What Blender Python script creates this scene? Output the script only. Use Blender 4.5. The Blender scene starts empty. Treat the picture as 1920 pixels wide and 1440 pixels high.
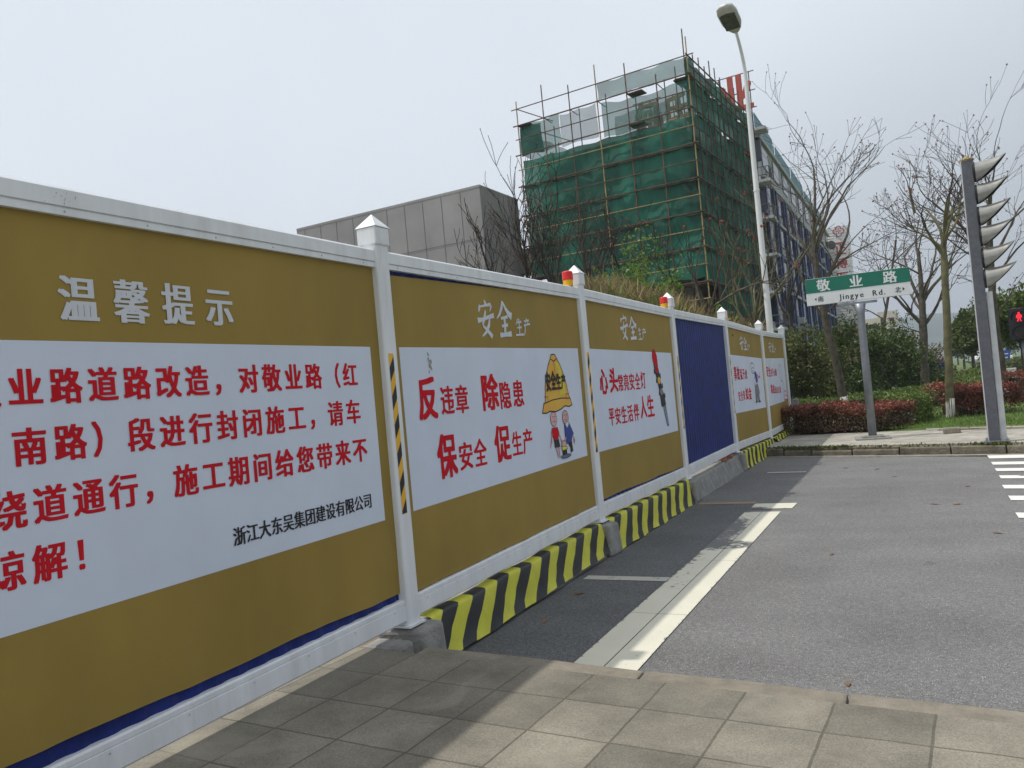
import bpy, bmesh, math, random
import numpy as np
from mathutils import Vector, Matrix
SC = bpy.context.scene
COL = SC.collection
R = math.radians

# ------------------------------------------------------------------ camera, sky, sun, exposure
EYE = Vector((0, 0, 1.5))
YAW, PITCH, ROLL, FPX = 0.4737, 0.0177, 0.0910, 1480.0
_f0 = Vector((-math.sin(YAW), math.cos(YAW), 0)); _r0 = Vector((math.cos(YAW), math.sin(YAW), 0)); _u0 = Vector((0, 0, 1))
_f = _f0*math.cos(PITCH) + _u0*math.sin(PITCH); _u = -_f0*math.sin(PITCH) + _u0*math.cos(PITCH)
CR = _r0*math.cos(ROLL) - _u*math.sin(ROLL); CU = _r0*math.sin(ROLL) + _u*math.cos(ROLL); CF = _f
cam_d = bpy.data.cameras.new('camera'); cam = bpy.data.objects.new('camera', cam_d); COL.objects.link(cam)
cam_d.sensor_width = 36; cam_d.lens = 36*FPX/1920; cam_d.clip_start = 0.05; cam_d.clip_end = 8000
cam.matrix_world = Matrix(((CR.x, CU.x, -CF.x, EYE.x), (CR.y, CU.y, -CF.y, EYE.y), (CR.z, CU.z, -CF.z, EYE.z), (0, 0, 0, 1)))
SC.camera = cam
SUN_FROM = Vector((-0.455, -0.19, 1.0)).normalized()
EL = math.asin(SUN_FROM.z); ROT = math.atan2(SUN_FROM.x, SUN_FROM.y)
sun_d = bpy.data.lights.new('sun', 'SUN'); sun_d.energy = 3.0; sun_d.angle = R(0.9); sun_d.color = (1.0, 0.955, 0.88)
sun = bpy.data.objects.new('sun', sun_d); COL.objects.link(sun)
sun.rotation_euler = SUN_FROM.to_track_quat('Z', 'Y').to_euler(); sun.location = (-20, -10, 60)
W = bpy.data.worlds.new('World'); SC.world = W; W.use_nodes = True
nt = W.node_tree; nt.nodes.clear()
sky = nt.nodes.new('ShaderNodeTexSky'); sky.sky_type = 'NISHITA'; sky.sun_disc = False
sky.sun_elevation = EL; sky.sun_rotation = ROT; sky.altitude = 0; sky.air_density = 1.0; sky.dust_density = 7.0; sky.ozone_density = 1.0
bg = nt.nodes.new('ShaderNodeBackground'); bg.inputs[1].default_value = 0.12
# thin high haze that evens the sky out, brighter on the sun's side
mx = nt.nodes.new('ShaderNodeMix'); mx.data_type = 'RGBA'
tcw = nt.nodes.new('ShaderNodeTexCoord'); nzw = nt.nodes.new('ShaderNodeTexNoise'); nzw.inputs['Scale'].default_value = 1.6; nzw.inputs['Detail'].default_value = 3
mrw = nt.nodes.new('ShaderNodeMapRange'); mrw.inputs[1].default_value = 0.3; mrw.inputs[2].default_value = 0.7; mrw.inputs[3].default_value = 0.80; mrw.inputs[4].default_value = 0.92
dtw = nt.nodes.new('ShaderNodeVectorMath'); dtw.operation = 'DOT_PRODUCT'; dtw.inputs[1].default_value = SUN_FROM
ddw = nt.nodes.new('ShaderNodeMapRange'); ddw.inputs[1].default_value = -0.35; ddw.inputs[2].default_value = 0.24; ddw.inputs[3].default_value = 0.50; ddw.inputs[4].default_value = 1.27
hzw = nt.nodes.new('ShaderNodeVectorMath'); hzw.operation = 'SCALE'; hzw.inputs[0].default_value = (5.50, 5.92, 6.38)
nt.links.new(tcw.outputs['Generated'], dtw.inputs[0]); nt.links.new(dtw.outputs['Value'], ddw.inputs[0]); nt.links.new(ddw.outputs[0], hzw.inputs['Scale']); nt.links.new(hzw.outputs[0], mx.inputs[7])
wo = nt.nodes.new('ShaderNodeOutputWorld')
nt.links.new(tcw.outputs['Generated'], nzw.inputs['Vector']); nt.links.new(nzw.outputs['Fac'], mrw.inputs[0]); nt.links.new(mrw.outputs[0], mx.inputs[0])
nt.links.new(sky.outputs[0], mx.inputs[6]); nt.links.new(mx.outputs[2], bg.inputs[0]); nt.links.new(bg.outputs[0], wo.inputs[0])
SC.view_settings.view_transform = 'Standard'; SC.view_settings.look = 'None'; SC.view_settings.exposure = 0.0; SC.view_settings.gamma = 1
SC.render.engine = 'CYCLES'
SC.cycles.max_bounces = 6; SC.cycles.transparent_max_bounces = 12

# ------------------------------------------------------------------ geometry of the photograph
def ray(px, py):
    return CR*((px-960)/FPX) - CU*((py-720)/FPX) + CF
def at(px, py, depth):                     # point on the sight line at a distance
    return EYE + ray(px, py)*depth
def on_ground(px, py, z):
    d = ray(px, py); return EYE + d*((z-EYE.z)/d.z)
def hor(px): return 720 + 27*1.0 - 0.0912*(px-960)
def gpos(px, depth, z=0.0):                # ground position under the pixel column, following the tilt of the verticals
    p = at(px, hor(px), depth); return Vector((p.x, p.y, z))
FX = -3.316                                # middle plane of the hoarding
def fence_pt(px, py, off=0.03):
    d = ray(px, py); t = (FX+off)/d.x; return d.y*t, EYE.z+d.z*t

# ------------------------------------------------------------------ materials
MATS = {}
def _nodes(name):
    m = bpy.data.materials.new(name); m.use_nodes = True
    t = m.node_tree; b = t.nodes['Principled BSDF']; return m, t, b
def N(t, kind, **kw):
    n = t.nodes.new(kind)
    for k, v in kw.items(): setattr(n, k, v)
    return n
def mat(name, col, rough=0.6, metal=0.0, var=0.12, scale=6.0, bump=0.0, bscale=40.0, col2=None, spec=None, stain=0.0, stretch=(1, 1, 1), alpha=None, island=0.0, transl=0.0, emit=None, stain_col=(0.08, 0.07, 0.06)):
    m, t, b = _nodes(name)
    L = t.links.new
    geo = N(t, 'ShaderNodeNewGeometry')
    mp = N(t, 'ShaderNodeMapping'); mp.inputs['Scale'].default_value = stretch
    L(geo.outputs['Position'], mp.inputs['Vector'])
    nz = N(t, 'ShaderNodeTexNoise'); nz.inputs['Scale'].default_value = scale; nz.inputs['Detail'].default_value = 5; nz.inputs['Roughness'].default_value = 0.6
    L(mp.outputs[0], nz.inputs['Vector'])
    c2 = col2 or tuple(max(0, c*(1-var*1.6)) for c in col); c1 = col if col2 else tuple(min(1, c*(1+var)) for c in col)
    mix = N(t, 'ShaderNodeMix', data_type='RGBA'); mix.inputs[6].default_value = (*c2, 1); mix.inputs[7].default_value = (*c1, 1)
    mr = N(t, 'ShaderNodeMapRange'); mr.inputs[1].default_value = 0.3; mr.inputs[2].default_value = 0.7
    L(nz.outputs['Fac'], mr.inputs[0]); L(mr.outputs[0], mix.inputs[0])
    out = mix.outputs[2]
    if island:
        hs = N(t, 'ShaderNodeHueSaturation')
        m1 = N(t, 'ShaderNodeMapRange'); m1.inputs[3].default_value = 1-island; m1.inputs[4].default_value = 1+island
        L(geo.outputs['Random Per Island'], m1.inputs[0]); L(m1.outputs[0], hs.inputs['Value'])
        m2 = N(t, 'ShaderNodeMapRange'); m2.inputs[3].default_value = 0.475; m2.inputs[4].default_value = 0.515
        L(geo.outputs['Random Per Island'], m2.inputs[0]); L(m2.outputs[0], hs.inputs['Hue'])
        L(out, hs.inputs['Color']); out = hs.outputs[0]
    if stain:
        ns = N(t, 'ShaderNodeTexNoise'); ns.inputs['Scale'].default_value = scale*0.35; ns.inputs['Detail'].default_value = 8; ns.inputs['Roughness'].default_value = 0.7
        L(mp.outputs[0], ns.inputs['Vector'])
        ms = N(t, 'ShaderNodeMapRange'); ms.inputs[1].default_value = 0.52; ms.inputs[2].default_value = 0.78; ms.inputs[4].default_value = stain
        L(ns.outputs['Fac'], ms.inputs[0])
        mm = N(t, 'ShaderNodeMix', data_type='RGBA'); mm.inputs[7].default_value = (*stain_col, 1)
        L(ms.outputs[0], mm.inputs[0]); L(out, mm.inputs[6]); out = mm.outputs[2]
    L(out, b.inputs['Base Color'])
    b.inputs['Roughness'].default_value = rough; b.inputs['Metallic'].default_value = metal
    if spec is not None: b.inputs['Specular IOR Level'].default_value = spec
    if bump:
        nb = N(t, 'ShaderNodeTexNoise'); nb.inputs['Scale'].default_value = bscale; nb.inputs['Detail'].default_value = 4
        L(geo.outputs['Position'], nb.inputs['Vector'])
        bp = N(t, 'ShaderNodeBump'); bp.inputs['Strength'].default_value = bump; bp.inputs['Distance'].default_value = 0.02
        L(nb.outputs['Fac'], bp.inputs['Height']); L(bp.outputs[0], b.inputs['Normal'])
    if emit:
        b.inputs['Emission Color'].default_value = (*emit[:3], 1); b.inputs['Emission Strength'].default_value = emit[3]
    if transl or alpha is not None:
        o = t.nodes['Material Output']; sh = b.outputs[0]
        if transl:
            tr = N(t, 'ShaderNodeBsdfTranslucent'); L(out, tr.inputs[0]); ms_ = N(t, 'ShaderNodeMixShader'); ms_.inputs[0].default_value = transl
            L(sh, ms_.inputs[1]); L(tr.outputs[0], ms_.inputs[2]); sh = ms_.outputs[0]
        if alpha is not None:
            tp = N(t, 'ShaderNodeBsdfTransparent'); ma = N(t, 'ShaderNodeMixShader'); ma.inputs[0].default_value = alpha
            L(tp.outputs[0], ma.inputs[1]); L(sh, ma.inputs[2]); sh = ma.outputs[0]
        L(sh, o.inputs['Surface'])
    MATS[name] = m; return m

def asphalt(name, base, dark, speck=0.5):
    m, t, b = _nodes(name); L = t.links.new
    geo = N(t, 'ShaderNodeNewGeometry')
    big = N(t, 'ShaderNodeTexNoise'); big.inputs['Scale'].default_value = 0.9; big.inputs['Detail'].default_value = 7; big.inputs['Roughness'].default_value = 0.65
    L(geo.outputs['Position'], big.inputs['Vector'])
    fine = N(t, 'ShaderNodeTexNoise'); fine.inputs['Scale'].default_value = 130; fine.inputs['Detail'].default_value = 3
    L(geo.outputs['Position'], fine.inputs['Vector'])
    mid = N(t, 'ShaderNodeTexNoise'); mid.inputs['Scale'].default_value = 34; mid.inputs['Detail'].default_value = 4; mid.inputs['Roughness'].default_value = 0.75
    L(geo.outputs['Position'], mid.inputs['Vector'])
    r1 = N(t, 'ShaderNodeMapRange'); r1.inputs[1].default_value = 0.32; r1.inputs[2].default_value = 0.68; L(big.outputs['Fac'], r1.inputs[0])
    c = N(t, 'ShaderNodeMix', data_type='RGBA'); c.inputs[6].default_value = (*dark, 1); c.inputs[7].default_value = (*base, 1); L(r1.outputs[0], c.inputs[0])
    r2 = N(t, 'ShaderNodeMapRange'); r2.inputs[1].default_value = 0.35; r2.inputs[2].default_value = 0.65; r2.inputs[3].default_value = 0.48; r2.inputs[4].default_value = 1.45; L(fine.outputs['Fac'], r2.inputs[0])
    r3 = N(t, 'ShaderNodeMapRange'); r3.inputs[1].default_value = 0.35; r3.inputs[2].default_value = 0.65; r3.inputs[3].default_value = 0.72; r3.inputs[4].default_value = 1.24; L(mid.outputs['Fac'], r3.inputs[0])
    mu = N(t, 'ShaderNodeMath', operation='MULTIPLY'); L(r2.outputs[0], mu.inputs[0]); L(r3.outputs[0], mu.inputs[1])
    hs = N(t, 'ShaderNodeHueSaturation'); L(c.outputs[2], hs.inputs['Color']); L(mu.outputs[0], hs.inputs['Value'])
    vo = N(t, 'ShaderNodeTexVoronoi'); vo.inputs['Scale'].default_value = 74; L(geo.outputs['Position'], vo.inputs['Vector'])
    vr = N(t, 'ShaderNodeMapRange'); vr.inputs[1].default_value = 0.30; vr.inputs[2].default_value = 0.18; L(vo.outputs['Distance'], vr.inputs[0])
    sp = N(t, 'ShaderNodeSeparateColor'); L(vo.outputs['Color'], sp.inputs[0])
    gt = N(t, 'ShaderNodeMath', operation='GREATER_THAN'); gt.inputs[1].default_value = 0.86; L(sp.outputs[0], gt.inputs[0])
    m2 = N(t, 'ShaderNodeMath', operation='MULTIPLY'); L(vr.outputs[0], m2.inputs[0]); L(gt.outputs[0], m2.inputs[1])
    m3 = N(t, 'ShaderNodeMath', operation='MULTIPLY'); m3.inputs[1].default_value = speck; L(m2.outputs[0], m3.inputs[0])
    # tyre-polished bands, dust and oil spots
    sm = N(t, 'ShaderNodeMapping'); sm.inputs['Scale'].default_value = (0.35, 1.5, 1); sm.inputs['Rotation'].default_value = (0, 0, 0.22); L(geo.outputs['Position'], sm.inputs['Vector'])
    sn = N(t, 'ShaderNodeTexNoise'); sn.inputs['Scale'].default_value = 1.1; sn.inputs['Detail'].default_value = 4; L(sm.outputs[0], sn.inputs['Vector'])
    sr = N(t, 'ShaderNodeMapRange'); sr.inputs[1].default_value = 0.35; sr.inputs[2].default_value = 0.65; sr.inputs[3].default_value = 0.94; sr.inputs[4].default_value = 1.06; L(sn.outputs['Fac'], sr.inputs[0])
    on = N(t, 'ShaderNodeTexNoise'); on.inputs['Scale'].default_value = 2.3; on.inputs['Detail'].default_value = 2; L(geo.outputs['Position'], on.inputs['Vector'])
    orr = N(t, 'ShaderNodeMapRange'); orr.inputs[1].default_value = 0.70; orr.inputs[2].default_value = 0.78; orr.inputs[3].default_value = 1.0; orr.inputs[4].default_value = 0.72; L(on.outputs['Fac'], orr.inputs[0])
    mq = N(t, 'ShaderNodeMath', operation='MULTIPLY'); L(sr.outputs[0], mq.inputs[0]); L(orr.outputs[0], mq.inputs[1])
    mq2 = N(t, 'ShaderNodeMath', operation='MULTIPLY'); L(mq.outputs[0], mq2.inputs[0]); L(mu.outputs[0], mq2.inputs[1]); L(mq2.outputs[0], hs.inputs['Value'])
    c2 = N(t, 'ShaderNodeMix', data_type='RGBA'); c2.inputs[7].default_value = (0.5, 0.48, 0.44, 1); L(m3.outputs[0], c2.inputs[0]); L(hs.outputs[0], c2.inputs[6])
    L(c2.outputs[2], b.inputs['Base Color']); b.inputs['Roughness'].default_value = 0.85
    bp = N(t, 'ShaderNodeBump'); bp.inputs['Strength'].default_value = 0.5; bp.inputs['Distance'].default_value = 0.006
    L(fine.outputs['Fac'], bp.inputs['Height']); L(bp.outputs[0], b.inputs['Normal'])
    return m

def paving(name, w, h, rot, ox, oy, c1, c2, mortar, msize=0.012, off=0.0, bump=0.4):
    m, t, b = _nodes(name); L = t.links.new
    geo = N(t, 'ShaderNodeNewGeometry'); mp = N(t, 'ShaderNodeMapping'); mp.vector_type = 'TEXTURE'
    mp.inputs['Location'].default_value = (ox, oy, 0); mp.inputs['Rotation'].default_value = (0, 0, rot)
    L(geo.outputs['Position'], mp.inputs['Vector'])
    # wobble of the joints
    wn = N(t, 'ShaderNodeTexNoise'); wn.inputs['Scale'].default_value = 5; L(geo.outputs['Position'], wn.inputs['Vector'])
    wm = N(t, 'ShaderNodeVectorMath', operation='SCALE'); wm.inputs['Scale'].default_value = 0.014; L(wn.outputs['Color'], wm.inputs[0])
    wa = N(t, 'ShaderNodeVectorMath', operation='ADD'); L(mp.outputs[0], wa.inputs[0]); L(wm.outputs[0], wa.inputs[1])
    br = N(t, 'ShaderNodeTexBrick', offset=off, squash=1.0); br.inputs['Scale'].default_value = 1
    br.inputs['Brick Width'].default_value = w; br.inputs['Row Height'].default_value = h; br.inputs['Mortar Size'].default_value = msize; br.inputs['Mortar Smooth'].default_value = 0.35
    br.inputs['Color1'].default_value = (*c1, 1); br.inputs['Color2'].default_value = (*c2, 1); br.inputs['Mortar'].default_value = (*mortar, 1); br.inputs['Bias'].default_value = 0
    L(wa.outputs[0], br.inputs['Vector'])
    fine = N(t, 'ShaderNodeTexNoise'); fine.inputs['Scale'].default_value = 140; fine.inputs['Detail'].default_value = 3; L(geo.outputs['Position'], fine.inputs['Vector'])
    big = N(t, 'ShaderNodeTexNoise'); big.inputs['Scale'].default_value = 2.6; big.inputs['Detail'].default_value = 6; big.inputs['Roughness'].default_value = 0.62; L(geo.outputs['Position'], big.inputs['Vector'])
    r1 = N(t, 'ShaderNodeMapRange'); r1.inputs[1].default_value = 0.35; r1.inputs[2].default_value = 0.65; r1.inputs[3].default_value = 0.78; r1.inputs[4].default_value = 1.2; L(fine.outputs['Fac'], r1.inputs[0])
    r2 = N(t, 'ShaderNodeMapRange'); r2.inputs[1].default_value = 0.3; r2.inputs[2].default_value = 0.7; r2.inputs[3].default_value = 0.72; r2.inputs[4].default_value = 1.28; L(big.outputs['Fac'], r2.inputs[0])
    mu = N(t, 'ShaderNodeMath', operation='MULTIPLY'); L(r1.outputs[0], mu.inputs[0]); L(r2.outputs[0], mu.inputs[1])
    hs = N(t, 'ShaderNodeHueSaturation'); L(br.outputs['Color'], hs.inputs['Color']); L(mu.outputs[0], hs.inputs['Value'])
    st = N(t, 'ShaderNodeTexNoise'); st.inputs['Scale'].default_value = 1.3; st.inputs['Detail'].default_value = 4; st.inputs['Distortion'].default_value = 1.2; L(geo.outputs['Position'], st.inputs['Vector'])
    sr = N(t, 'ShaderNodeMapRange'); sr.inputs[1].default_value = 0.56; sr.inputs[2].default_value = 0.70; sr.inputs[4].default_value = 0.55; L(st.outputs['Fac'], sr.inputs[0])
    cm = N(t, 'ShaderNodeMix', data_type='RGBA'); cm.inputs[7].default_value = (0.30, 0.275, 0.215, 1); L(sr.outputs[0], cm.inputs[0]); L(hs.outputs[0], cm.inputs[6])
    L(cm.outputs[2], b.inputs['Base Color']); b.inputs['Roughness'].default_value = 0.85
    bp = N(t, 'ShaderNodeBump'); bp.inputs['Strength'].default_value = bump; bp.inputs['Distance'].default_value = 0.01; bp.invert = True
    L(br.outputs['Fac'], bp.inputs['Height'])
    bp2 = N(t, 'ShaderNodeBump'); bp2.inputs['Strength'].default_value = 0.35; bp2.inputs['Distance'].default_value = 0.005; L(fine.outputs['Fac'], bp2.inputs['Height']); L(bp.outputs[0], bp2.inputs['Normal'])
    L(bp2.outputs[0], b.inputs['Normal'])
    return m

def worn_paint(name, col, under, thresh=0.5, soft=0.06, scale=7, patch=None):
    """road paint that lets the asphalt through where it is worn (noise, plus worn patches at given spots)"""
    m, t, b = _nodes(name); L = t.links.new
    geo = N(t, 'ShaderNodeNewGeometry')
    nz = N(t, 'ShaderNodeTexNoise'); nz.inputs['Scale'].default_value = scale; nz.inputs['Detail'].default_value = 8; nz.inputs['Roughness'].default_value = 0.72; L(geo.outputs['Position'], nz.inputs['Vector'])
    val = nz.outputs['Fac']
    for (x, y, rx, ry, amt) in (patch or []):
        mp = N(t, 'ShaderNodeMapping'); mp.vector_type = 'TEXTURE'; mp.inputs['Location'].default_value = (x, y, -0.33); mp.inputs['Scale'].default_value = (rx, ry, 1); L(geo.outputs['Position'], mp.inputs['Vector'])
        ln = N(t, 'ShaderNodeVectorMath', operation='LENGTH'); L(mp.outputs[0], ln.inputs[0])
        rr = N(t, 'ShaderNodeMapRange'); rr.inputs[1].default_value = 0.5; rr.inputs[2].default_value = 1.2; rr.inputs[3].default_value = amt; rr.inputs[4].default_value = 0; L(ln.outputs['Value'], rr.inputs[0])
        ad = N(t, 'ShaderNodeMath', operation='ADD'); L(val, ad.inputs[0]); L(rr.outputs[0], ad.inputs[1]); val = ad.outputs[0]
    mr = N(t, 'ShaderNodeMapRange'); mr.inputs[1].default_value = thresh; mr.inputs[2].default_value = thresh+soft; L(val, mr.inputs[0])
    big = N(t, 'ShaderNodeTexNoise'); big.inputs['Scale'].default_value = 3; big.inputs['Detail'].default_value = 6; L(geo.outputs['Position'], big.inputs['Vector'])
    cr = N(t, 'ShaderNodeMix', data_type='RGBA'); cr.inputs[6].default_value = (*[c*0.82 for c in col], 1); cr.inputs[7].default_value = (*col, 1); L(big.outputs['Fac'], cr.inputs[0])
    c = N(t, 'ShaderNodeMix', data_type='RGBA'); c.inputs[7].default_value = (*under, 1); L(mr.outputs[0], c.inputs[0]); L(cr.outputs[2], c.inputs[6])
    L(c.outputs[2], b.inputs['Base Color']); b.inputs['Roughness'].default_value = 0.7
    return m

white_metal = mat('white_painted_metal', (0.73, 0.75, 0.77), 0.42, var=0.06, scale=2.5, stain=0.38, stretch=(4, 4, 0.7), stain_col=(0.36, 0.33, 0.27), bump=0.06, bscale=6)
blue_sheet = mat('blue_sheet', (0.010, 0.022, 0.150), 0.55, var=0.25, scale=5, stain=0.18, stain_col=(0.05, 0.07, 0.20), spec=0.25)
gold = mat('gold_canvas', (0.305, 0.210, 0.047), 0.68, var=0.08, scale=1.6, bump=0.12, bscale=260, stain=0.28, stain_col=(0.22, 0.155, 0.05), spec=0.3, stretch=(1, 1, .5))
banner_white = mat('white_canvas', (0.62, 0.675, 0.79), 0.65, var=0.035, scale=2, bump=0.10, bscale=260, stain=0.10, stain_col=(0.36, 0.38, 0.40))
grey_print = mat('pale_grey_print', (0.60, 0.62, 0.66), 0.6, var=0.03)
red_print = mat('red_print', (0.56, 0.012, 0.022), 0.75, var=0.06, scale=3, spec=0.15)
black_print = mat('black_print', (0.012, 0.012, 0.014), 0.6, var=0.1)
haz_yellow = mat('hazard_yellow', (0.78, 0.42, 0.02), 0.5, var=0.06)
haz_black = mat('hazard_black', (0.012, 0.013, 0.016), 0.5, var=0.2)
cloth_yellow = mat('cloth_yellow', (0.56, 0.55, 0.045), 0.55, var=0.08, scale=5, stain=0.25, stain_col=(0.22, 0.2, 0.05))
cloth_black = mat('cloth_black', (0.016, 0.017, 0.018), 0.5, var=0.3, scale=5, stain=0.3, stain_col=(0.07, 0.065, 0.055))
cement = mat('cement', (0.27, 0.265, 0.25), 0.9, var=0.18, scale=7, bump=0.5, bscale=45, stain=0.55)
asph = asphalt('asphalt', (0.178, 0.176, 0.174), (0.134, 0.132, 0.130), 0.9)
asph_lane = asphalt('asphalt_lane', (0.135, 0.138, 0.142), (0.095, 0.098, 0.102), 0.45)  # lane strip beside the hoarding, darker in tone than the road
pave_m = paving('granite_slabs', 0.418, 0.392, R(-3.4), -2.578, 3.738, (0.156, 0.142, 0.112), (0.222, 0.203, 0.160), (0.105, 0.095, 0.07), 0.007)
pave_far = paving('far_paving', 0.6, 0.4, R(-19), 0, 18, (0.33, 0.31, 0.27), (0.37, 0.35, 0.30), (0.2, 0.18, 0.14), 0.01, 0.5, 0.2)
kerb_m = mat('kerb_stone', (0.225, 0.20, 0.158), 0.9, var=0.16, scale=9, bump=0.5, bscale=60, stain=0.4, stain_col=(0.12, 0.10, 0.07))
old_kerb = mat('old_kerb', (0.17, 0.15, 0.112), 0.95, var=0.3, scale=5, bump=0.8, bscale=25, stain=0.8, stain_col=(0.06, 0.06, 0.035))
line_white = worn_paint('line_paint', (0.70, 0.68, 0.56), (0.15, 0.15, 0.15), 0.64, 0.10, 13, [(-2.245, 7.5, 0.03, 5.5, .15), (-1.76, 7.5, 0.03, 5.5, .13), (-2.12, 7.2, .14, .5, .10), (-2.17, 9.6, 0.2, 1.0, 0.30), (-2.02, 8.75, 0.4, 0.30, 0.22), (-2.15, 11.1, 0.25, 0.25, 0.3), (-2.3, 8.0, 0.2, 0.5, 0.16)])
line_old = worn_paint('old_paint', (0.50, 0.49, 0.44), (0.12, 0.125, 0.13), 0.56, 0.14, 6)
line_orange = worn_paint('orange_paint', (0.36, 0.25, 0.14), (0.12, 0.125, 0.13), 0.52, 0.15, 9)
cross_white = worn_paint('crossing_paint', (0.80, 0.79, 0.74), (0.16, 0.16, 0.16), 0.64, 0.06, 7)
soil = mat('soil', (0.17, 0.135, 0.09), 0.95, var=0.3, scale=3, bump=0.8, bscale=9)
grass_ground = mat('grass_ground', (0.09, 0.14, 0.028), 0.95, var=0.3, scale=1.4, bump=0.6, bscale=30)
grass_blade = mat('grass_blades', (0.13, 0.225, 0.035), 0.7, var=0.25, scale=1.0, island=0.35, transl=0.3)
concrete_w = mat('grey_render', (0.295, 0.292, 0.285), 0.9, var=0.12, scale=0.35, stain=0.25, stain_col=(0.14, 0.135, 0.125), bump=0.15, bscale=8)
joint_m = mat('joint_line', (0.15, 0.15, 0.148), 0.9)
raw_conc = mat('raw_concrete', (0.16, 0.15, 0.14), 0.9, var=0.25, scale=0.6, stain=0.5)
net_green = mat('green_net', (0.012, 0.135, 0.088), 0.75, var=0.5, scale=0.5, alpha=0.95, transl=0.2, stretch=(1, 1, 0.4))
net_thin = mat('thin_green_net', (0.045, 0.18, 0.14), 0.75, var=0.25, scale=0.6, alpha=0.68, transl=0.35)
net_grey = mat('grey_net', (0.14, 0.20, 0.19), 0.8, var=0.25, scale=0.6, alpha=0.58, transl=0.3)
pole_rust = mat('rusty_pole', (0.115, 0.062, 0.035), 0.7, var=0.4, scale=2)
bamboo = mat('bamboo', (0.33, 0.24, 0.09), 0.6, var=0.3, scale=2)
plank_m = mat('plank', (0.10, 0.075, 0.05), 0.85, var=0.4, scale=2)
sign_red = mat('sign_red', (0.38, 0.055, 0.035), 0.5, var=0.12, scale=0.8)
sign_brown = mat('faded_sign', (0.30, 0.14, 0.06), 0.6, var=0.15, scale=0.8)
steel_dark = mat('dark_steel', (0.07, 0.075, 0.08), 0.5, metal=0.3)
apt_wall = mat('apartment_wall', (0.40, 0.41, 0.42), 0.85, var=0.1, scale=0.4, stain=0.25, stain_col=(0.2, 0.2, 0.2))
apt_blue = mat('blue_fins', (0.022, 0.038, 0.12), 0.5, var=0.2, scale=0.5)
apt_glass = mat('window_glass', (0.025, 0.035, 0.055), 0.12, var=0.5, scale=0.3)
teal = mat('teal_sheet', (0.06, 0.23, 0.27), 0.5, var=0.25, scale=0.7, alpha=0.85)
pink_wall = mat('pink_render', (0.50, 0.31, 0.21), 0.85, var=0.08, scale=0.2)
cream_wall = mat('cream_render', (0.52, 0.47, 0.39), 0.85, var=0.08, scale=0.1)
board_white = mat('board_white', (0.62, 0.62, 0.62), 0.6, var=0.05)
white_pole = mat('white_pole_paint', (0.72, 0.73, 0.72), 0.4, var=0.05, scale=2, stain=0.15, stain_col=(0.4, 0.38, 0.33))
lamp_grey = mat('lamp_shell', (0.58, 0.58, 0.55), 0.5, var=0.1)
lamp_lens = mat('lamp_lens', (0.10, 0.10, 0.095), 0.2, var=0.3, scale=9)
galv = mat('galvanised', (0.24, 0.255, 0.28), 0.45, metal=0.35, var=0.12, scale=6)
galv_light = mat('galvanised_light', (0.56, 0.57, 0.57), 0.45, metal=0.1, var=0.1, scale=4)
signal_grey = mat('signal_housing', (0.095, 0.098, 0.112), 0.5, var=0.15, scale=14, bump=0.1, bscale=60)
hood_m = mat('hood_silver', (0.33, 0.322, 0.295), 0.38, metal=0.4, var=0.12, scale=8)
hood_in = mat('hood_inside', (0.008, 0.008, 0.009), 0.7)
lens_dark = mat('dark_lens', (0.03, 0.02, 0.02), 0.2)
sign_green = mat('sign_green', (0.0, 0.155, 0.095), 0.35, var=0.04)
sign_white = mat('sign_white', (0.74, 0.75, 0.74), 0.35, var=0.03)
black_plastic = mat('black_plastic', (0.012, 0.012, 0.014), 0.55, var=0.2)
red_glow = mat('red_led', (0.6, 0.01, 0.02), 0.4, emit=(1.0, 0.02, 0.035, 1.5))
beacon_red = mat('beacon_red', (0.72, 0.02, 0.015), 0.25, var=0.15, scale=30)
beacon_yellow = mat('beacon_yellow', (0.80, 0.42, 0.005), 0.35, var=0.06)
bark = mat('bark', (0.095, 0.083, 0.060), 0.9, var=0.3, scale=6, bump=0.6, bscale=25)
bark_dark = mat('bark_dark', (0.05, 0.043, 0.036), 0.9, var=0.3, scale=6)
bark_green = mat('bark_green', (0.135, 0.125, 0.062), 0.9, var=0.25, scale=5, bump=0.4, bscale=25)
twig_m = mat('twigs', (0.050, 0.042, 0.034), 0.9, var=0.2, scale=3)
bud_m = mat('buds', (0.17, 0.085, 0.045), 0.9, var=0.3, scale=9)
flower_m = mat('red_flowers', (0.24, 0.055, 0.035), 0.8, var=0.35, scale=12)
limewash = mat('limewash', (0.55, 0.54, 0.50), 0.95, var=0.15, scale=9, stain=0.6, stain_col=(0.16, 0.15, 0.11))
leaf_dark = mat('evergreen_leaf', (0.068, 0.108, 0.022), 0.5, var=0.3, scale=0.7, island=0.4, transl=0.2)
leaf_olive = mat('olive_leaf', (0.10, 0.118, 0.028), 0.55, var=0.3, scale=0.7, island=0.4, transl=0.25)
leaf_spring = mat('spring_leaf', (0.13, 0.25, 0.03), 0.5, var=0.2, scale=1, island=0.3, transl=0.4)
leaf_street = mat('street_leaf', (0.10, 0.145, 0.025), 0.55, var=0.25, scale=0.3, island=0.35, transl=0.25)
leaf_red = mat('red_leaf', (0.27, 0.085, 0.055), 0.55, var=0.4, scale=1.6, island=0.4, transl=0.2)
leaf_brown = mat('brown_leaf', (0.15, 0.105, 0.058), 0.6, var=0.35, scale=1.6, island=0.4, transl=0.2)
leaf_hedge = mat('hedge_leaf', (0.12, 0.185, 0.032), 0.55, var=0.3, scale=1.5, island=0.35, transl=0.25)
reed_m = mat('dry_reed', (0.29, 0.225, 0.105), 0.8, var=0.3, scale=1.5, island=0.35, transl=0.3)
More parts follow.
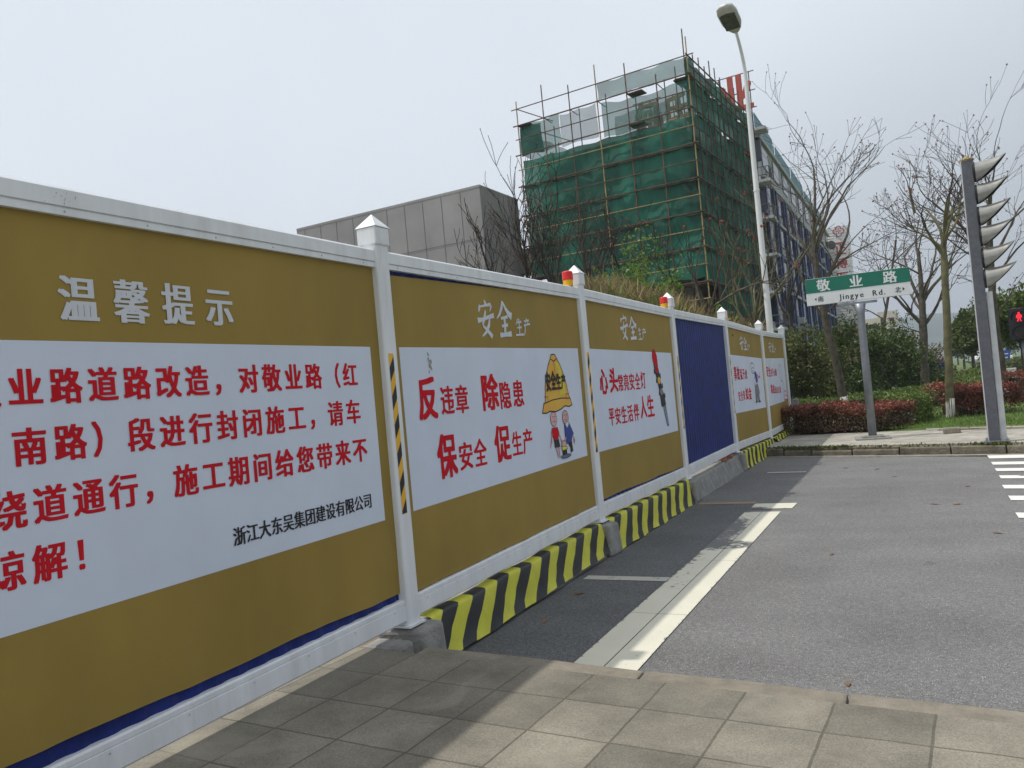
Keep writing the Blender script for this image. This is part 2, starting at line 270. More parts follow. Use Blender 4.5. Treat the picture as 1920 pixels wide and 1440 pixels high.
reed_green = mat('green_reed', (0.14, 0.18, 0.05), 0.8, var=0.3, scale=1.5, island=0.35, transl=0.3)
dead_leaf = mat('dead_leaf', (0.22, 0.105, 0.05), 0.8, var=0.3, scale=20)
hill_m = mat('hill_wood', (0.05, 0.075, 0.045), 1.0, var=0.3, scale=0.02)
skin = mat('print_skin', (0.62, 0.36, 0.36), 0.6); p_blue = mat('print_blue', (0.03, 0.06, 0.30), 0.6); p_yellow = mat('print_yellow', (0.72, 0.60, 0.05), 0.6)
p_orange = mat('print_orange', (0.72, 0.34, 0.05), 0.6, var=0.1, scale=3, col2=(0.70, 0.46, 0.06)); p_grey = mat('print_grey', (0.20, 0.20, 0.22), 0.6); p_steel = mat('print_steel', (0.11, 0.16, 0.22), 0.6)
brick_red = mat('brick', (0.34, 0.15, 0.09), 0.9, var=0.25, scale=20)
van_white = mat('van_paint', (0.7, 0.71, 0.72), 0.3, var=0.03); rubber = mat('rubber', (0.015, 0.015, 0.015), 0.8)
sign_blue = mat('sign_blue', (0.03, 0.09, 0.42), 0.4)

# ------------------------------------------------------------------ mesh helpers
class MB:
    def __init__(s): s.v = []; s.f = []; s.m = []
    def add(s, vs, fs, mi=0):
        n = len(s.v); s.v += [tuple(v) for v in vs]; s.f += [tuple(i+n for i in f) for f in fs]; s.m += [mi]*len(fs); return s
    def box(s, c, d, M=None, mi=0):
        hx, hy, hz = d[0]/2, d[1]/2, d[2]/2
        vs = [Vector((sx*hx, sy*hy, sz*hz)) for sz in (-1, 1) for sx, sy in ((-1, -1), (1, -1), (1, 1), (-1, 1))]
        vs = [(M @ v if M else v) + Vector(c) for v in vs]
        return s.add(vs, [(3, 2, 1, 0), (4, 5, 6, 7), (0, 1, 5, 4), (1, 2, 6, 5), (2, 3, 7, 6), (3, 0, 4, 7)], mi)
    def tube(s, pts, rad, n=8, cap=True, mi=0):
        pts = [Vector(p) for p in pts]
        if not hasattr(rad, '__len__'): rad = [rad]*len(pts)
        vs = []; ref = None
        for i, p in enumerate(pts):
            d = (pts[min(i+1, len(pts)-1)]-pts[max(i-1, 0)])
            if d.length < 1e-9: d = Vector((0, 0, 1))
            d.normalize()
            if ref is None: ref = Vector((1, 0, 0)) if abs(d.x) < 0.8 else Vector((0, 1, 0))
            a = (ref - d*ref.dot(d)).normalized(); b = d.cross(a); ref = a
            for k in range(n):
                t = 2*math.pi*k/n; vs.append(p + (a*math.cos(t)+b*math.sin(t))*rad[i])
        fs = [(i*n+k, i*n+(k+1) % n, (i+1)*n+(k+1) % n, (i+1)*n+k) for i in range(len(pts)-1) for k in range(n)]
        if cap: fs += [tuple(range(n-1, -1, -1)), tuple((len(pts)-1)*n+k for k in range(n))]
        return s.add(vs, fs, mi)
    def bar(s, a, b, r, n=5, mi=0): return s.tube([a, b], r, n, True, mi)
    def prism(s, poly, O, ax, ay, nrm, th, mi=0):   # flat outline (u,v) extruded along nrm
        n = len(poly); O = Vector(O); ax = Vector(ax); ay = Vector(ay); nrm = Vector(nrm)
        vs = [O+ax*u+ay*w for u, w in poly] + [O+ax*u+ay*w+nrm*th for u, w in poly]
        fs = [tuple(range(n-1, -1, -1)), tuple(range(n, 2*n))] + [(i, (i+1) % n, n+(i+1) % n, n+i) for i in range(n)]
        return s.add(vs, fs, mi)
    def blob(s, c, r, mi=0):
        x, y, z = c; vs = [(x+r, y, z), (x-r, y, z), (x, y+r, z), (x, y-r, z), (x, y, z+r), (x, y, z-r)]
        return s.add(vs, [(0, 2, 4), (2, 1, 4), (1, 3, 4), (3, 0, 4), (2, 0, 5), (1, 2, 5), (3, 1, 5), (0, 3, 5)], mi)
    def build(s, name, mats, parent=None, smooth=False, bevel=0.0, seg=2):
        me = bpy.data.meshes.new(name); me.from_pydata(s.v, [], s.f)
        if not isinstance(mats, (list, tuple)): mats = [mats]
        for m in mats: me.materials.append(m)
        if len(mats) > 1: me.polygons.foreach_set('material_index', s.m)
        bm = bmesh.new(); bm.from_mesh(me); bmesh.ops.recalc_face_normals(bm, faces=bm.faces); bm.to_mesh(me); bm.free()
        if smooth: me.polygons.foreach_set('use_smooth', [True]*len(me.polygons))
        o = bpy.data.objects.new(name, me); COL.objects.link(o)
        if bevel:
            b = o.modifiers.new('b', 'BEVEL'); b.width = bevel; b.segments = seg; b.limit_method = 'ANGLE'; b.angle_limit = R(40)
        if parent: o.parent = parent
        return o
def tag(o, label=None, cat=None, group=None, kind=None):
    if label: o['label'] = label
    if cat: o['category'] = cat
    if group: o['group'] = group
    if kind: o['kind'] = kind
    return o
def empty(name, loc=(0, 0, 0), rz=0.0):
    o = bpy.data.objects.new(name, None); COL.objects.link(o); o.location = loc; o.rotation_euler = (0, 0, rz); o.empty_display_size = 0.3; return o
def thing(name, label, cat, loc=(0, 0, 0), rz=0.0, group=None): return tag(empty(name, loc, rz), label, cat, group)
def copy_tree(o, parent=None):
    c = o.copy(); COL.objects.link(c)
    if parent: c.parent = parent
    for ch in list(o.children): copy_tree(ch, c)
    return c
def structure(o): o['kind'] = 'structure'; return o
def mesh_np(name, V, F, m, parent=None):          # V (n,3) F (k,3|4)
    me = bpy.data.meshes.new(name); k = F.shape[1]
    me.vertices.add(len(V)); me.vertices.foreach_set('co', np.asarray(V, dtype=np.float32).ravel())
    me.loops.add(F.size); me.loops.foreach_set('vertex_index', F.astype(np.int32).ravel())
    me.polygons.add(len(F)); me.polygons.foreach_set('loop_start', np.arange(0, F.size, k, dtype=np.int32)); me.polygons.foreach_set('loop_total', np.full(len(F), k, dtype=np.int32))
    me.update(); me.validate(); me.materials.append(m)
    o = bpy.data.objects.new(name, me); COL.objects.link(o)
    if parent: o.parent = parent
    return o
def leaf_quads(P, size, rng, up=0.35, aspect=0.55, D=None):
    """leaf-sized bent kites at points P"""
    n = len(P)
    if D is None: D = rng.normal(size=(n, 3)); D[:, 2] += up
    D = D/np.linalg.norm(D, axis=1)[:, None]
    S = rng.normal(size=(n, 3)); S = S - D*(S*D).sum(1)[:, None]; S /= np.linalg.norm(S, axis=1)[:, None]
    l = size*rng.uniform(0.6, 1.3, size=(n, 1)); w = l*aspect
    Nn = np.cross(D, S)
    a = P; b = P + D*l*0.5 + S*w*0.5 + Nn*w*0.15; c = P + D*l; d = P + D*l*0.5 - S*w*0.5 + Nn*w*0.15
    V = np.stack([a, b, c, d], 1).reshape(-1, 3); F = np.arange(4*n).reshape(n, 4)
    return V, F

# ------------------------------------------------------------------ lettering
_glyph = {}
def glyph(ch):
    key = ch
    if key in _glyph: return _glyph[key]
    c = bpy.data.curves.new('glyph', 'FONT'); c.body = ch; c.size = 1; c.resolution_u = 2
    o = bpy.data.objects.new('glyph', c); COL.objects.link(o)
    bpy.context.view_layer.update()
    me = bpy.data.meshes.new_from_object(o.evaluated_get(bpy.context.evaluated_depsgraph_get()))
    vs = [(v.co.x, v.co.y) for v in me.vertices]; fs = [tuple(p.vertices) for p in me.polygons]
    bpy.data.objects.remove(o); bpy.data.curves.remove(c); bpy.data.meshes.remove(me)
    _glyph[key] = (vs, fs); return vs, fs
def letter(mb, ch, O, ax, ay, nrm, w, h, heavy=0.012, thick=0.05, fit=False, mi=0, shear=0.0, lift=0.0004):
    """one character in a cell w x h centred at O; stems widened sideways like a headline Song face"""
    vs, fs = glyph(ch)
    if not vs: return
    O = Vector(O); ax = Vector(ax); ay = Vector(ay); nrm = Vector(nrm)
    xs = [v[0] for v in vs]; ys = [v[1] for v in vs]
    if fit:
        sx = w/(max(xs)-min(xs)+thick); sy = h/max(1e-6, max(ys)-min(ys)); cx = (max(xs)+min(xs))/2; cy = (max(ys)+min(ys))/2
    else: sx, sy, cx, cy = w, h, 0.5, 0.38
    # heavier stems: the outline repeated a little to the sides (and slightly up and down), each copy a hair prouder
    offs = [(-thick/2, 0), (thick/2, 0), (0, 0)] if thick > 0 else [(0, 0)]
    if heavy >= 0.004: offs = [(-thick/2, -heavy), (thick/2, -heavy), (-thick/2, heavy), (thick/2, heavy), (0, 0)]
    for k, (dx, dy) in enumerate(offs):
        pts = []
        for x, y in vs:
            v = (y-cy+dy)*sy; u = (x-cx+dx)*sx + v*shear
            pts.append(O + ax*u + ay*v + nrm*(lift+0.0002*k))
        mb.add(pts, fs, mi)
AY, AZ, NX = Vector((0, 1, 0)), Vector((0, 0, 1)), Vector((1, 0, 0))
def stroke(mb, pts, wid, O, ax, ay, nrm, lift=0.001, mi=0):
    """a brush stroke: polyline (u,v) with a width at each point"""
    P = [Vector((p[0], p[1])) for p in pts]; L = []; Rr = []
    for i, p in enumerate(P):
        d = P[min(i+1, len(P)-1)]-P[max(i-1, 0)]; d = d.normalized() if d.length else Vector((1, 0)); n = Vector((-d.y, d.x))
        L.append(p+n*wid[i]/2); Rr.append(p-n*wid[i]/2)
    vs = [Vector(O)+Vector(ax)*q.x+Vector(ay)*q.y+Vector(nrm)*lift for q in L+Rr]; n = len(P)
    mb.add(vs, [(i, i+1, n+i+1, n+i) for i in range(n-1)], mi)
BRUSH = {  # hand-brushed characters, in a unit cell
 '安': [([(.50, 1.0), (.56, .90), (.54, .84)], [.05, .09, .03]), ([(.20, .86), (.17, .74), (.12, .66)], [.05, .09, .03]), ([(.20, .80), (.50, .85), (.84, .90), (.88, .86), (.78, .70)], [.04, .05, .08, .09, .02]),
        ([(.52, .72), (.42, .50), (.30, .33), (.34, .28), (.60, .14), (.82, .0)], [.05, .10, .06, .06, .10, .12]), ([(.74, .52), (.66, .32), (.46, .12), (.22, .0)], [.05, .10, .08, .03]), ([(.02, .42), (.30, .46), (.70, .55), (1.0, .60)], [.13, .08, .08, .12])],
 '全': [([(.48, 1.0), (.38, .82), (.22, .62), (.02, .48)], [.10, .10, .08, .02]), ([(.48, .98), (.62, .80), (.80, .66), (1.0, .58)], [.05, .10, .15, .20]), ([(.28, .50), (.50, .53), (.72, .57)], [.07, .06, .09]), ([(.30, .28), (.50, .30), (.70, .33)], [.07, .06, .09]),
        ([(.50, .54), (.50, .30), (.48, .06)], [.11, .10, .10]), ([(.14, .02), (.50, .04), (.90, .08)], [.12, .09, .14])],
 '生': [([(.36, .98), (.28, .80), (.10, .62)], [.09, .08, .02]), ([(.26, .74), (.54, .78), (.84, .83)], [.05, .06, .10]), ([(.22, .44), (.50, .47), (.80, .50)], [.07, .06, .10]), ([(.52, 1.0), (.52, .5), (.51, .04)], [.10, .08, .09]), ([(.02, .02), (.50, .04), (1.0, .08)], [.10, .07, .12])],
 '产': [([(.46, 1.0), (.54, .93), (.55, .87)], [.05, .10, .03]), ([(.16, .82), (.50, .86), (.88, .90)], [.06, .06, .10]), ([(.34, .80), (.40, .70)], [.05, .09]), ([(.70, .86), (.62, .70)], [.09, .04]), ([(.10, .58), (.50, .63), (1.0, .70)], [.08, .06, .11]), ([(.26, .60), (.24, .36), (.14, .14), (.0, .0)], [.10, .09, .07, .02])]}
def brush_char(mb, ch, O, ax, ay, nrm, w, h, lift=0.0004):
    for k, (pts, wd) in enumerate(BRUSH[ch]):
        stroke(mb, [((u-.5)*w, (v-.5)*h) for u, v in pts], [q*min(w, h)*1.22+.002 for q in wd], O, ax, ay, nrm, lift+0.0002*k)

# ------------------------------------------------------------------ the setting: ground, road, pavements, kerbs, markings, hills
ZR, ZN, ZF = -0.33, -0.06, -0.15
rng = np.random.default_rng(4)
def sheet(name, poly, z, m, kind='structure'):
    o = MB().add([(x, y, z) for x, y in poly], [tuple(range(len(poly)))]).build(name, m); o['kind'] = kind; return o
sheet('ground', [(-1400, -60), (1900, -60), (1900, 2100), (-1400, 2100)], -0.55, grass_ground)
fk = lambda x: 17.42-0.34*(x+0.33)                     # far kerb line
nk = lambda x: 4.075-0.0776*x                          # near kerb line
sheet('road', [(-3.6, 3.0), (40, 0.0), (40, 5), (14, 60), (5.2, 14.5), (-3.6, fk(-3.6)+0.2)], ZR, asph)
sheet('lane_surface', [(-3.12, 4.0), (-2.25, 4.0), (-2.25, 11.75), (-3.12, 11.75)], ZR+0.004, asph_lane)
# near pavement: slabs and a kerb of separate stones
mb = MB(); mb.prism([(-3.62, -4), (14, -4), (14, nk(14)-0.165), (-3.62, nk(-3.62)-0.165)], (0, 0, -0.5), (1, 0, 0), (0, 1, 0), (0, 0, 1), 0.5+ZN)
structure(mb.build('pavement', pave_m))
mb = MB(); rr = random.Random(3); x = -3.0
while x < 12:
    w = 1.05 if x > -2.9 else 1.52
    z = ZN-0.004+rr.uniform(-0.004, 0.004); dy = rr.uniform(-0.006, 0.006)
    q = [(x+0.004, nk(x)-0.163), (x+w-0.004, nk(x+w)-0.163), (x+w-0.004, nk(x+w)+dy-0.012), (x+w*0.5, nk(x+w*.5)+dy+0.004), (x+0.004, nk(x)+dy-0.01)]
    mb.prism(q, (0, 0, -0.5), (1, 0, 0), (0, 1, 0), (0, 0, 1), 0.5+z); x += w
structure(mb.build('kerb', kerb_m, bevel=0.014))
# far pavement with its broken kerb
mb = MB(); mb.prism([(-3.55, fk(-3.55)+0.30), (4.2, fk(4.2)+0.30), (4.2, 20.2), (-3.55, 23.2)], (0, 0, -0.5), (1, 0, 0), (0, 1, 0), (0, 0, 1), 0.5+ZF)
structure(mb.build('far_pavement', pave_far))
mb = MB(); x = -3.5; rr = random.Random(8)
while x < 4.0:
    w = rr.uniform(0.55, 1.25); dz = rr.uniform(-0.05, 0.006); dy = rr.uniform(-0.02, 0.03)
    q = [(x+0.01, fk(x)+dy), (x+w-0.01, fk(x+w)+dy), (x+w-0.01, fk(x+w)+0.12+dy), (x+0.01, fk(x)+0.12+dy)]
    mb.prism(q, (0, 0, -0.6), (1, 0, 0), (0, 1, 0), (0, 0, 1), 0.6+ZF-0.03+dz)
    q = [(x+0.005, fk(x)+0.125), (x+w-0.005, fk(x+w)+0.125), (x+w-0.005, fk(x+w)+0.30), (x+0.005, fk(x)+0.30)]
    mb.prism(q, (0, 0, -0.6), (1, 0, 0), (0, 1, 0), (0, 0, 1), 0.6+ZF-rr.choice([0.012, 0.07, 0.05, 0.02])); x += w
structure(mb.build('far_kerb', old_kerb, bevel=0.02))
sheet('gutter', [(-3.1, fk(-3.1)-0.02), (4.5, fk(4.5)-0.02), (4.5, fk(4.5)-0.24), (-3.1, fk(-3.1)-0.24)], ZR+0.004, mat('gutter_dust', (0.27, 0.25, 0.21), 0.95, var=0.25, scale=4))
# lawn with its rise, planting ground behind
def terrain(name, x0, x1, y0f, y1, n, m, zf):
    V = []; nx, ny = n
    for j in range(ny):
        for i in range(nx):
            xx = x0+(x1-x0)*i/(nx-1); ya = y0f(xx); yy = ya+(y1-ya)*j/(ny-1); V.append((xx, yy, zf(xx, yy)))
    F = [(j*nx+i, j*nx+i+1, (j+1)*nx+i+1, (j+1)*nx+i) for j in range(ny-1) for i in range(nx-1)]
    return structure(MB().add(V, F).build(name, m, smooth=True))
gy = lambda x: 21.45-0.37*(x+0.96)
ZL = -0.10
terrain('lawn', -14, 30, gy, 130, (34, 70), grass_ground, lambda x, y: ZL-0.046*max(0, 1-(y-gy(x))/2)+0.04*math.sin(x*0.9)*math.sin(y*0.5)*min(1, (y-gy(x))/4))
terrain('site_ground', -160, -3.7, lambda x: -8, 140, (40, 40), soil, lambda x, y: -0.35+0.15*math.sin(x*0.4)*math.sin(y*0.3))
sheet('avenue', [(6.2, 22), (15, 22), (30, 400), (18, 400)], 0.02, asph)
sheet('garden_path', [(0.5, 47), (1.5, 46.6), (3.2, 60), (3.4, 76), (2.9, 76), (2.6, 61)], 0.0, mat('path_concrete', (0.32, 0.30, 0.27), 0.9))
# markings
def paint(name, poly, m, z=ZR+0.008): return sheet(name, poly, z, m)
mb = MB()
for x0, x1 in ((-2.235, -2.012), (-2.004, -1.77)):
    for y0, y1 in ((4.15, 6.1), (6.106, 8.0), (8.006, 10.9)):
        mb.add([(x0, y0, ZR+.008), (x1, y0, ZR+.008), (x1, y1, ZR+.008), (x0, y1, ZR+.008)], [(0, 1, 2, 3)])
mb.add([(-2.22, 11.15, ZR+.008), (-1.66, 11.15, ZR+.008), (-1.65, 11.6, ZR+.008), (-2.22, 11.6, ZR+.008)], [(0, 1, 2, 3)])
structure(mb.build('lane_line', line_white))
paint('cross_line', [(-3.07, 7.12), (-2.24, 7.12), (-2.24, 7.27), (-3.07, 7.27)], line_old)
paint('faded_cross_line', [(-3.05, 11.62), (-2.24, 11.62), (-2.24, 11.78), (-3.05, 11.78)], line_orange)
paint('worn_cross_line', [(-2.65, 15.2), (-1.95, 15.1), (-1.95, 15.24), (-2.65, 15.34)], line_old)
mb = MB()
for (px, py, th) in ((1853, 857.5, .5), (1860, 869.5, .40), (1867, 881.5, .36), (1875, 895, .34), (1881, 913.5, .34), (1893, 934.5, .36), (1907, 967, .34), (1925, 1010, .34)):
    a = on_ground(px, py, ZR); l = a.x; y = a.y
    sl = -0.20
    mb.add([(l, y-th/2, ZR+.008), (l+3.2, y-th/2+sl*3.2, ZR+.008), (l+3.2, y+th/2+sl*3.2, ZR+.008), (l, y+th/2, ZR+.008)], [(0, 1, 2, 3)])
structure(mb.build('pedestrian_crossing', cross_white))
# weeds and moss on the broken kerb, clover at the grass edge
P = []
rw = random.Random(11)
for i in range(1700):
    x = rw.choice([rw.uniform(-3.0, -1.4), rw.uniform(-3.2, 1.6), rw.gauss(1.15, .12)]); P.append((x, fk(x)+rw.uniform(0.08, 0.26), ZF-0.05+rw.uniform(0, .02)))
V, F = leaf_quads(np.array(P), 0.075, rng, up=1.2, aspect=0.3); o = mesh_np('kerb_weeds', V, F, leaf_olive); o['kind'] = 'stuff'
tag(o, 'low weeds growing in the broken kerb beyond the road', 'weeds')
P = []
for i in range(26000):
    y = 20 + 22*rw.random()**1.6; x = rw.uniform(-3.2, 0.11*y+0.6)
    if y < gy(x)+0.02: continue
    P.append((x, y, ZL-0.01))
V, F = leaf_quads(np.array(P), 0.085, rng, up=2.2, aspect=0.16); o = mesh_np('grass', V, F, grass_blade); o['kind'] = 'stuff'
tag(o, 'short green grass of the lawn beyond the pavement', 'grass')
# hills at the end of the street
mb = MB(); rr = random.Random(5); nx, ny = 90, 8
V = []
for j in range(ny):
    for i in range(nx):
        x = -900+i*26; t = j/(ny-1); y = 1500+j*70
        hgt = (74+24*math.sin(x/300+1.9)+12*math.sin(x/97)+5*math.sin(x/41+2)) * math.sin(t*math.pi*0.55) + rr.uniform(-2, 2)
        V.append((x, y, -2+max(0, hgt)))
F = [(j*nx+i, j*nx+i+1, (j+1)*nx+i+1, (j+1)*nx+i) for j in range(ny-1) for i in range(nx-1)]
structure(mb.add(V, F).build('hills', hill_m, smooth=True))

# ------------------------------------------------------------------ hoarding: posts, panels, lettering
PY = [0.75, 4.5358, 8.2596, 11.9729, 15.8082, 19.8311, 23.4308]
PZ = [-0.03, -0.013, 0.032, 0.012, 0.024, -0.046, -0.026]
PW = 0.145
def dz(y):
    for i in range(6):
        if y <= PY[i+1] or i == 5:
            t = (y-PY[i])/(PY[i+1]-PY[i]); return PZ[i]*(1-t)+PZ[i+1]*t
def make_post(i, label, tape):
    y, z = PY[i], PZ[i]
    t = thing('hoarding_post', label, 'fence post', (FX, y, z), group='white posts of the hoarding')
    mb = MB(); mb.box((0, 0, 1.345), (PW, PW, 2.69)); mb.build('shaft', white_metal, t, bevel=0.022, seg=3)
    mb = MB(); c = PW/2+0.010
    mb.box((0, 0, 2.725), (2*c, 2*c, 0.13)); mb.build('cap_collar', white_metal, t, bevel=0.012)
    mb = MB(); e = c+0.004
    mb.add([(-e, -e, 2.79), (e, -e, 2.79), (e, e, 2.79), (-e, e, 2.79), (-e*.93, -e*.93, 2.80), (e*.93, -e*.93, 2.80), (e*.93, e*.93, 2.80), (-e*.93, e*.93, 2.80), (0, 0, 2.895)],
           [(3, 2, 1, 0), (0, 1, 5, 4), (1, 2, 6, 5), (2, 3, 7, 6), (3, 0, 4, 7), (4, 5, 8), (5, 6, 8), (6, 7, 8), (7, 4, 8)]); mb.build('cap', white_metal, t)
    mb = MB(); mb.box((0, 0, 0.012), (0.19, 0.19, 0.014)); mb.build('base_plate', white_metal, t)
    if tape:
        mb = MB(); w = 0.058; x = PW/2+0.0015; y0 = -PW/2+0.028; zt, zb, st = 1.90, 0.78, 0.10; sl = 0.085
        k = 0; z1 = zt+sl
        while z1 > zb:                                   # slanted blocks clipped to the strip
            a, b = z1, z1-st
            q = [(0, a-sl), (w, a), (w, b), (0, b-sl)]
            q = [(u, min(zt, max(zb, v))) for u, v in q]
            mb.add([(x, y0+u, v) for u, v in q], [(0, 1, 2, 3)], k % 2); z1 -= st; k += 1
        mb.build('hazard_tape', [haz_yellow, haz_black], t)
    return t
plabels = {1: 'white hoarding post with hazard tape nearest the camera, beside the notice panel', 2: 'white taped hoarding post between the helmet banner and the traffic light banner',
           3: 'white hoarding post between the traffic light banner and the plain blue panel', 4: 'white hoarding post on the far side of the plain blue panel, beacon behind it',
           5: 'slim white hoarding post without tape between the two farthest gold banners', 6: 'last white hoarding post, at the far end of the hoarding by the bushes'}
for i in range(1, 7): make_post(i, plabels[i], i in (1, 2, 3, 4))

RB0, RB1, RT0, RT1 = 0.045, 0.195, 2.505, 2.632
def wob(y, z): return 0.0006*(math.sin(y*3.1+z*1.3)+math.sin(y*1.7-z*4.1+1))
def fxyz(y, z, off): return Vector((FX+off, y, z+dz(y)))
def make_panel(i, label, gold_banner=True, low=0.0, low2=0.0, top=0.0):
    ya, yb = PY[i]+PW/2-0.012, PY[i+1]-PW/2+0.012
    t = thing('hoarding', label, 'hoarding', (FX, (PY[i]+PY[i+1])/2, (PZ[i]+PZ[i+1])/2), group='panels of the hoarding')
    base = Vector(t.location)
    def rail(name, z0, z1, prof):
        mb = MB(); n = 2
        vs = []; k = len(prof)
        for y in (ya, yb):
            for o, z in prof: vs.append(fxyz(y, z, o)-base)
        mb.add(vs, [(j, (j+1) % k, k+(j+1) % k, k+j) for j in range(k)]+[tuple(range(k-1, -1, -1)), tuple(range(k, 2*k))])
        return mb.build(name, white_metal, t)
    f, g = 0.052, 0.046
    zl = RT0+0.036
    rail('top_rail', RT0, RT1, [(-f, RT0), (g, RT0), (g, zl-.003), (g-.005, zl-.002), (g-.005, zl+.002), (f, zl+.005), (f, RT1-.012), (f-.012, RT1), (-f+.012, RT1), (-f, RT1-.012)])
    zl = RB1-0.034
    rail('bottom_rail', RB0, RB1, [(-f, RB0), (f-.01, RB0), (f, RB0+.01), (f, zl-.005), (g-.004, zl-.002), (g-.004, zl+.002), (g+.002, zl+.004), (g+.002, RB1-.008), (g-.01, RB1), (-f, RB1)])
    # corrugated sheet
    mb = MB(); n = int((yb-ya)/0.0375); vs = []; prof = [0.0, 0.0, 0.011, 0.011]
    for k in range(n+1):
        y = ya+(yb-ya)*k/n; o = prof[k % 4]*.45 if gold_banner is False else prof[k % 4]*0.9
        vs += [fxyz(y, RB1-.004, o)-base, fxyz(y, RT0+.004, o)-base]
    mb.add(vs, [(2*k, 2*k+2, 2*k+3, 2*k+1) for k in range(n)]); mb.build('corrugated_sheet', blue_sheet, t)
    if not gold_banner: return t, None, base
    # printed canvas over the sheet
    y0, y1 = ya+0.014, yb-0.010; ny, nz = 80, 44; mb = MB(); vs = []
    rr = random.Random(i); ph = rr.random()*6
    zb = lambda y: RB1+0.006 + low + (low2-low)*(y-y0)/(y1-y0) + 0.006*math.sin(y*4.3+ph)*(1 if low or low2 else 0)
    zt = lambda y: RT0-0.001-top*max(0, 1-(y-y0)/(y1-y0)*1.5)
    cr = [(rr.uniform(y0, y1), rr.uniform(0.05, 0.3), rr.uniform(-1, 1)) for _ in range(4)]
    def bulge(y, s):
        b = 0.019+wob(y, s*2.3)
        for cy, w, a in cr: b += 0.012*max(0, 1-s*5.5)*math.exp(-((y-cy+a*s)/w*2.2)**2)
        return b + 0.0045*max(0, 1-s*7)*math.sin(y*7+ph)
    for b in range(nz+1):
        s = b/nz
        for a in range(ny+1):
            y = y0+(y1-y0)*a/ny; z = zb(y)+(zt(y)-zb(y))*s
            vs.append(fxyz(y, z, bulge(y, s))-base)
    mb.add(vs, [(b*(ny+1)+a, b*(ny+1)+a+1, (b+1)*(ny+1)+a+1, (b+1)*(ny+1)+a) for b in range(nz) for a in range(ny)], 0)
    wy0, wy1, wz0, wz1 = PY[i]+0.165, PY[i+1]-0.175, 0.765, 1.950; vs = []; n = 40
    for b in range(21):
        z = wz0+(wz1-wz0)*b/20
        for a in range(n+1):
            y = wy0+(wy1-wy0)*a/n; vs.append(fxyz(y, z, bulge(y, (z-zb(y))/(zt(y)-zb(y)))+0.0012)-base)
    mb.add(vs, [(b*(n+1)+a, b*(n+1)+a+1, (b+1)*(n+1)+a+1, (b+1)*(n+1)+a) for b in range(20) for a in range(n)], 1)
    bn = mb.build('banner', [gold, banner_white], t, smooth=True)
    return t, bn, base
LO = 0.0222                                               # printed matter rides just proud of the canvas
panels = {}
panels[0] = make_panel(0, 'notice panel with red roadwork text on white, nearest the camera at the left', low=0.07, low2=0.045)
panels[1] = make_panel(1, 'hoarding panel with gold banner showing a yellow helmet over a cartoon family', top=0.035, low=0.0)
panels[2] = make_panel(2, 'hoarding panel with gold banner showing a tall traffic light drawing', low=0.03, low2=0.015)
panels[3] = make_panel(3, 'plain dark blue corrugated hoarding panel without a banner', False)
panels[4] = make_panel(4, 'hoarding panel with gold banner showing a man in a dark blue vest')
panels[5] = make_panel(5, 'farthest hoarding panel, gold banner with a thin red line drawing, by the bushes')
def printed(name, mb, mats, i): 
    t, bn, base = panels[i]
    mb.v = [tuple(Vector(v)-base) for v in mb.v]
    return mb.build(name, mats, bn)
def cellchar(mb, ch, x0, y0, x1, y1, heavy=0.01, thick=0.06, mi=0, brush=False):
    """character fitted to the box it has on the panel, given in photograph pixels"""
    xm, ym = (x0+x1)/2, (y0+y1)/2
    a, b = fence_pt(x0, ym, LO), fence_pt(x1, ym, LO); c, d = fence_pt(xm, y0, LO), fence_pt(xm, y1, LO)
    O = Vector((FX+LO, (a[0]+b[0])/2, (c[1]+d[1])/2)); w, h = b[0]-a[0], c[1]-d[1]
    if brush: brush_char(mb, ch, O, AY, AZ, NX, w, h)
    else: letter(mb, ch, O, AY, AZ, NX, w, h, heavy, thick, True, mi)
def textline(mb, s, ya, step, z, w, h, heavy=0.012, thick=0.045, tilt=0.0):
    for k, ch in enumerate(s):
        if ch != ' ': letter(mb, ch, (FX+LO, ya+step*k, z+tilt*k), AY, AZ, NX, w, h, heavy, thick)
# notice
mb = MB(); textline(mb, '温馨提示', 2.268, 0.268, 2.118, 0.190, 0.222, 0.006, 0.085, 0.005); printed('heading', mb, grey_print, 0)
mb = MB(); st = 0.1767
textline(mb, '敬业路道路改造，对敬业路（红', 2.0-st, st, 1.728, 0.150, 0.166, 0.014, 0.070, 0.0015)
textline(mb, '震', 2.0-st-.045, st, 1.480, 0.150, 0.166, 0.014, 0.070)
textline(mb, '南路）段进行封闭施工，请车', 2.0, st, 1.482, 0.150, 0.166, 0.014, 0.070, 0.002)
textline(mb, '绕道通行，施工期间给您带来不', 2.07-st, st*0.985, 1.232, 0.150, 0.166, 0.014, 0.070, 0.0015)
textline(mb, '谅解！', 2.045-st, st, 0.992, 0.150, 0.166, 0.014, 0.070)
printed('notice_text', mb, red_print, 0)
mb = MB(); textline(mb, '浙江大东吴集团建设有限公司', 3.078, 0.0925, 0.897, 0.092, 0.104, 0.006, 0.06, 0.001); printed('signature', mb, black_print, 0)
